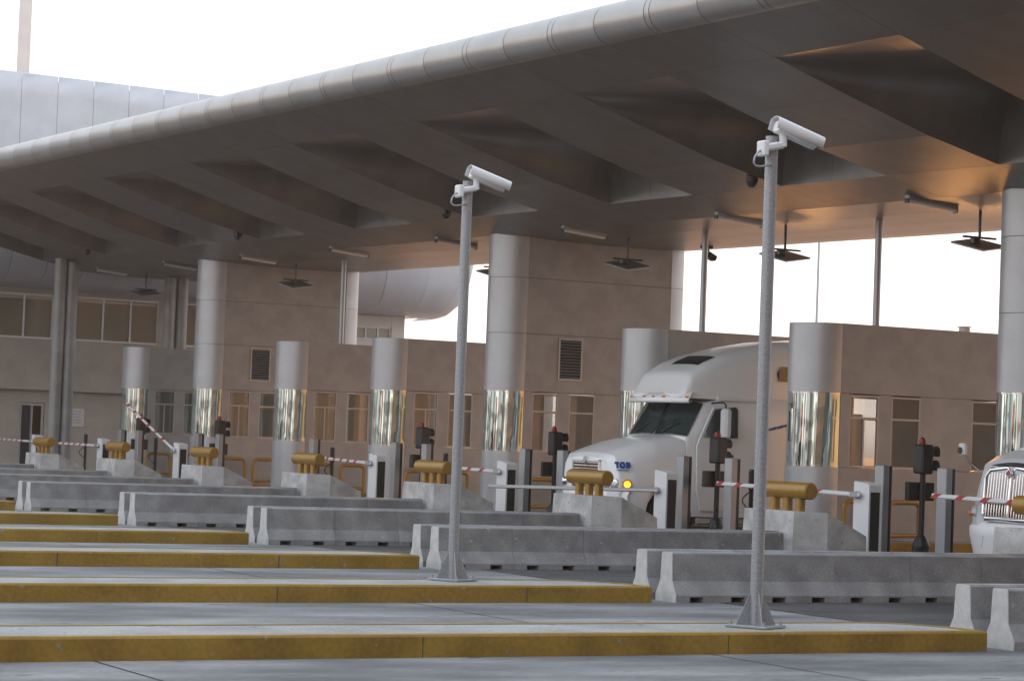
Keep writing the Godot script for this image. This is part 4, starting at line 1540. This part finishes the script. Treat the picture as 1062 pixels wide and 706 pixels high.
func make_grey_truck() -> void:
	var t := thing("semi_truck", Vector3(25.36, 0, -29.75), "pale semi truck with tall chrome grille at the right edge of the picture", "truck")
	var k0 := [[.72, .5], [.80, .8], [.80, 1.0], [.74, 1.35], [.64, 1.68], [.37, 1.76], [0, 1.78]]
	var k1 := [[1.0, .5], [1.05, .8], [1.04, 1.05], [.92, 1.42], [.78, 1.79], [.42, 1.88], [0, 1.90]]
	var k2 := [[1.17, .5], [1.19, .8], [1.18, 1.1], [1.04, 1.5], [.88, 1.93], [.47, 2.03], [0, 2.05]]
	var k3 := [[1.20, .5], [1.22, .8], [1.21, 1.2], [1.12, 1.62], [.98, 2.05], [.5, 2.15], [0, 2.17]]
	var k4 := [[1.20, .5], [1.20, .8], [1.19, 1.2], [1.17, 1.7], [1.06, 2.1], [.55, 2.19], [0, 2.21]]
	var st := mb()
	body_loft(st, [[.06, k0], [.18, k1], [.5, k2], [1.0, k3], [1.75, k4]], 1.3, .64, .5, 10)
	build(st, "hood", mats.truck_grey, t)
	var c0 := [[1.17, .5], [1.17, 1.0], [1.17, 1.7], [1.12, 2.05], [1.05, 2.15], [.55, 2.19], [0, 2.20]]
	var c1 := [[1.17, .5], [1.17, 1.0], [1.17, 1.7], [1.15, 2.3], [1.06, 2.82], [.55, 2.92], [0, 2.95]]
	var c2 := [[1.22, .5], [1.22, 1.0], [1.22, 1.7], [1.21, 2.3], [1.15, 3.2], [.55, 3.35], [0, 3.38]]
	var c3 := [[1.23, .5], [1.23, 1.0], [1.23, 1.7], [1.23, 2.5], [1.19, 3.85], [.55, 3.98], [0, 4.0]]
	st = mb()
	body_loft(st, [[1.76, c0], [2.3, c1], [2.7, c2], [3.6, c3], [5.2, c3]], -9.0, .1, .5, 4)
	build(st, "cab", mats.truck_grey, t)
	for s in [1.0, -1.0]:
		st = mb()
		patch(st, Vector3(1.74, 2.20, 0), Vector3(1.86, 2.17, 1.04 * s), Vector3(2.30, 2.84, 1.0 * s), Vector3(2.18, 2.90, 0), Vector3(-.05, .035, 0))
		build(st, "windscreen_pane", mats.cab_glass, t)
	# grille: chrome surround, split down the middle, upright bars
	var face := func(y: float) -> float: return .0 + (y - .8) * .10
	st = mb()
	var outl := [Vector2(-.52, .95), Vector2(.52, .95), Vector2(.60, 1.04), Vector2(.60, 1.60), Vector2(.50, 1.71), Vector2(.10, 1.75), Vector2(0, 1.67), Vector2(-.10, 1.75), Vector2(-.50, 1.71), Vector2(-.60, 1.60), Vector2(-.60, 1.04)]
	var pts := []
	for p in outl: pts.append(Vector3(face.call(p.y), p.y, p.x))
	tube(st, pts, .045, .045, 10, true)
	bbox(st, Vector3(.04, 1.31, 0), Vector3(.06, .70, .07), .015, Basis(Vector3.BACK, -.1))
	var gr := build(st, "grille", mats.chrome, t)
	st = mb()
	bbox(st, Vector3(.085, 1.33, 0), Vector3(.02, .72, 1.12), .004, Basis(Vector3.BACK, -.1))
	build(st, "grille_back", mats.black_plastic, gr)
	for s in [1, -1]:
		for k in 8:
			st = mb()
			bbox(st, Vector3(.05, 1.33, s * (.075 + .064 * k)), Vector3(.05, .70, .03), .008, Basis(Vector3.BACK, -.1))
			build(st, "bar", mats.chrome, gr)
	st = mb()
	var em := Basis(Vector3.BACK, -.1) * Basis(Vector3.RIGHT, PI / 4)
	bbox(st, Vector3(.01, 1.67, 0), Vector3(.04, .115, .115), .006, em)
	var emb := build(st, "emblem", mats.chrome, gr)
	st = mb()
	bbox(st, Vector3(-.008, 1.67, 0), Vector3(.02, .085, .085), .004, em)
	build(st, "emblem_face", mats.red_paint, emb)
	st = mb()
	rings_bumper(st)
	build(st, "bumper", mats.white_paint, t)
	st = mb()
	bbox(st, Vector3(.10, .93, 0), Vector3(.08, .08, 1.3), .02)
	build(st, "bumper_gap", mats.black_plastic, t)
	st = mb()
	rings_cowl(st)
	build(st, "hood_lip", mats.black_plastic, t)
	for s in [1.0, -1.0]:
		st = mb()
		hexa(st, [Vector3(.025, .50, .62 * s), Vector3(.17, .50, .95 * s), Vector3(.25, .50, .95 * s), Vector3(.1, .50, .62 * s), Vector3(-.03, .68, .52 * s), Vector3(.13, .70, .98 * s), Vector3(.25, .70, .98 * s), Vector3(.1, .68, .52 * s)])
		build(st, "fog_lamp_recess", mats.black_plastic, t)
		st = mb()
		bbox(st, Vector3(.16, 1.06, .93 * s), Vector3(.18, .2, .34), .06, Basis(Vector3.UP, .55 * s))
		build(st, "headlamp", mats.lamp_clear, t)
		st = mb()
		bbox(st, Vector3(.20, 1.02, 1.09 * s), Vector3(.12, .1, .12), .03, Basis(Vector3.UP, .7 * s))
		build(st, "indicator", mats.amber, t)
		st = mb()
		tube(st, [Vector3(.55, 1.52, 1.02 * s), Vector3(.32, 1.78, 1.28 * s), Vector3(.22, 1.95, 1.36 * s)], .016, .016, 8)
		build(st, "mirror_stalk", mats.chrome, t)
		st = mb()
		bbox(st, Vector3(.20, 2.02, 1.36 * s), Vector3(.08, .19, .15), .02)
		build(st, "hood_mirror", mats.white_paint, t)
		st = mb()
		cyl(st, Vector3(.152, 2.0, 1.37 * s), Vector3(.142, 2.0, 1.37 * s), .055, 16)
		build(st, "mirror_fixing", mats.black_plastic, t)
		st = mb()
		bbox(st, Vector3(2.6, 2.5, 1.46 * s), Vector3(.15, .6, .24), .05)
		build(st, "mirror", mats.white_paint, t)
		st = mb()
		tube(st, [Vector3(2.4, 2.84, 1.13 * s), Vector3(2.6, 2.84, 1.46 * s), Vector3(2.6, 2.1, 1.46 * s), Vector3(2.4, 2.05, 1.17 * s)], .018, .018, 8)
		build(st, "mirror_arm", mats.black_metal, t)
		st = mb()
		var wp := [Vector2(2.2, 2.2), Vector2(2.5, 2.76), Vector2(3.0, 2.8), Vector2(3.0, 2.2)]
		for q in range(1, 3):
			tri(st, Vector3(wp[0].x, wp[0].y, 1.205 * s), Vector3(wp[q].x, wp[q].y, 1.225 * s), Vector3(wp[q + 1].x, wp[q + 1].y, 1.225 * s))
		build(st, "side_window", mats.cab_glass, t)
		wheel(t, 1.3, 1.02 * s, s)
		wheel(t, 5.9, .95 * s, s)
	st = mb()
	for s in [.42, -.42]: box(st, Vector3(3.6, .78, s), Vector3(6.0, .24, .09))
	for x in [.6, 3.0, 5.5]: box(st, Vector3(x, .78, 0), Vector3(.12, .2, .75))
	build(st, "chassis", mats.black_metal, t)

func rings_bumper(st: SurfaceTool) -> void:
	var rings := []
	for j in 21:
		var u := -1.0 + j / 10.0
		var x := .34 * pow(absf(u), 3.0)
		rings.append([Vector3(x + .16, .93, u * 1.17), Vector3(x + .02, .90, u * 1.21), Vector3(x - .06, .80, u * 1.24), Vector3(x - .05, .66, u * 1.24), Vector3(x - .01, .46, u * 1.21), Vector3(x + .0, .28, u * 1.17), Vector3(x + .06, .20, u * 1.14), Vector3(x + .18, .19, u * 1.12)])
	loft(st, rings)

func rings_cowl(st: SurfaceTool) -> void:
	var rings := []
	for j in 13:
		var u := -1.0 + j / 6.0
		var x := .05 + .10 * u * u
		var y := 1.785 - .06 * u * u
		rings.append([Vector3(x + .06, y - .02, u * .64), Vector3(x - .01, y, u * .64), Vector3(x + .0, y + .045, u * .64), Vector3(x + .1, y + .06, u * .64)])
	loft(st, rings)

# ------------------------------------------------------------------
func _ready() -> void:
	setup_view()
	make_materials()
	make_ground()
	make_islands()
	make_canopy()
	make_building()
	make_added_office_block()
	make_added_shops()
	make_booths()
	make_barriers()
	make_crash_blocks()
	make_gates()
	make_signals()
	make_posts()
	make_guards()
	make_fittings()
	camera_pole(Vector3(13.80, KERB, -19.82), "tall galvanised pole with security camera on the front island, right of centre", 4.76)
	camera_pole(Vector3(13.92, KERB, -26.35), "tall galvanised pole with security camera on the second island, left of centre", 4.80)
	make_white_truck()
	make_grey_truck()
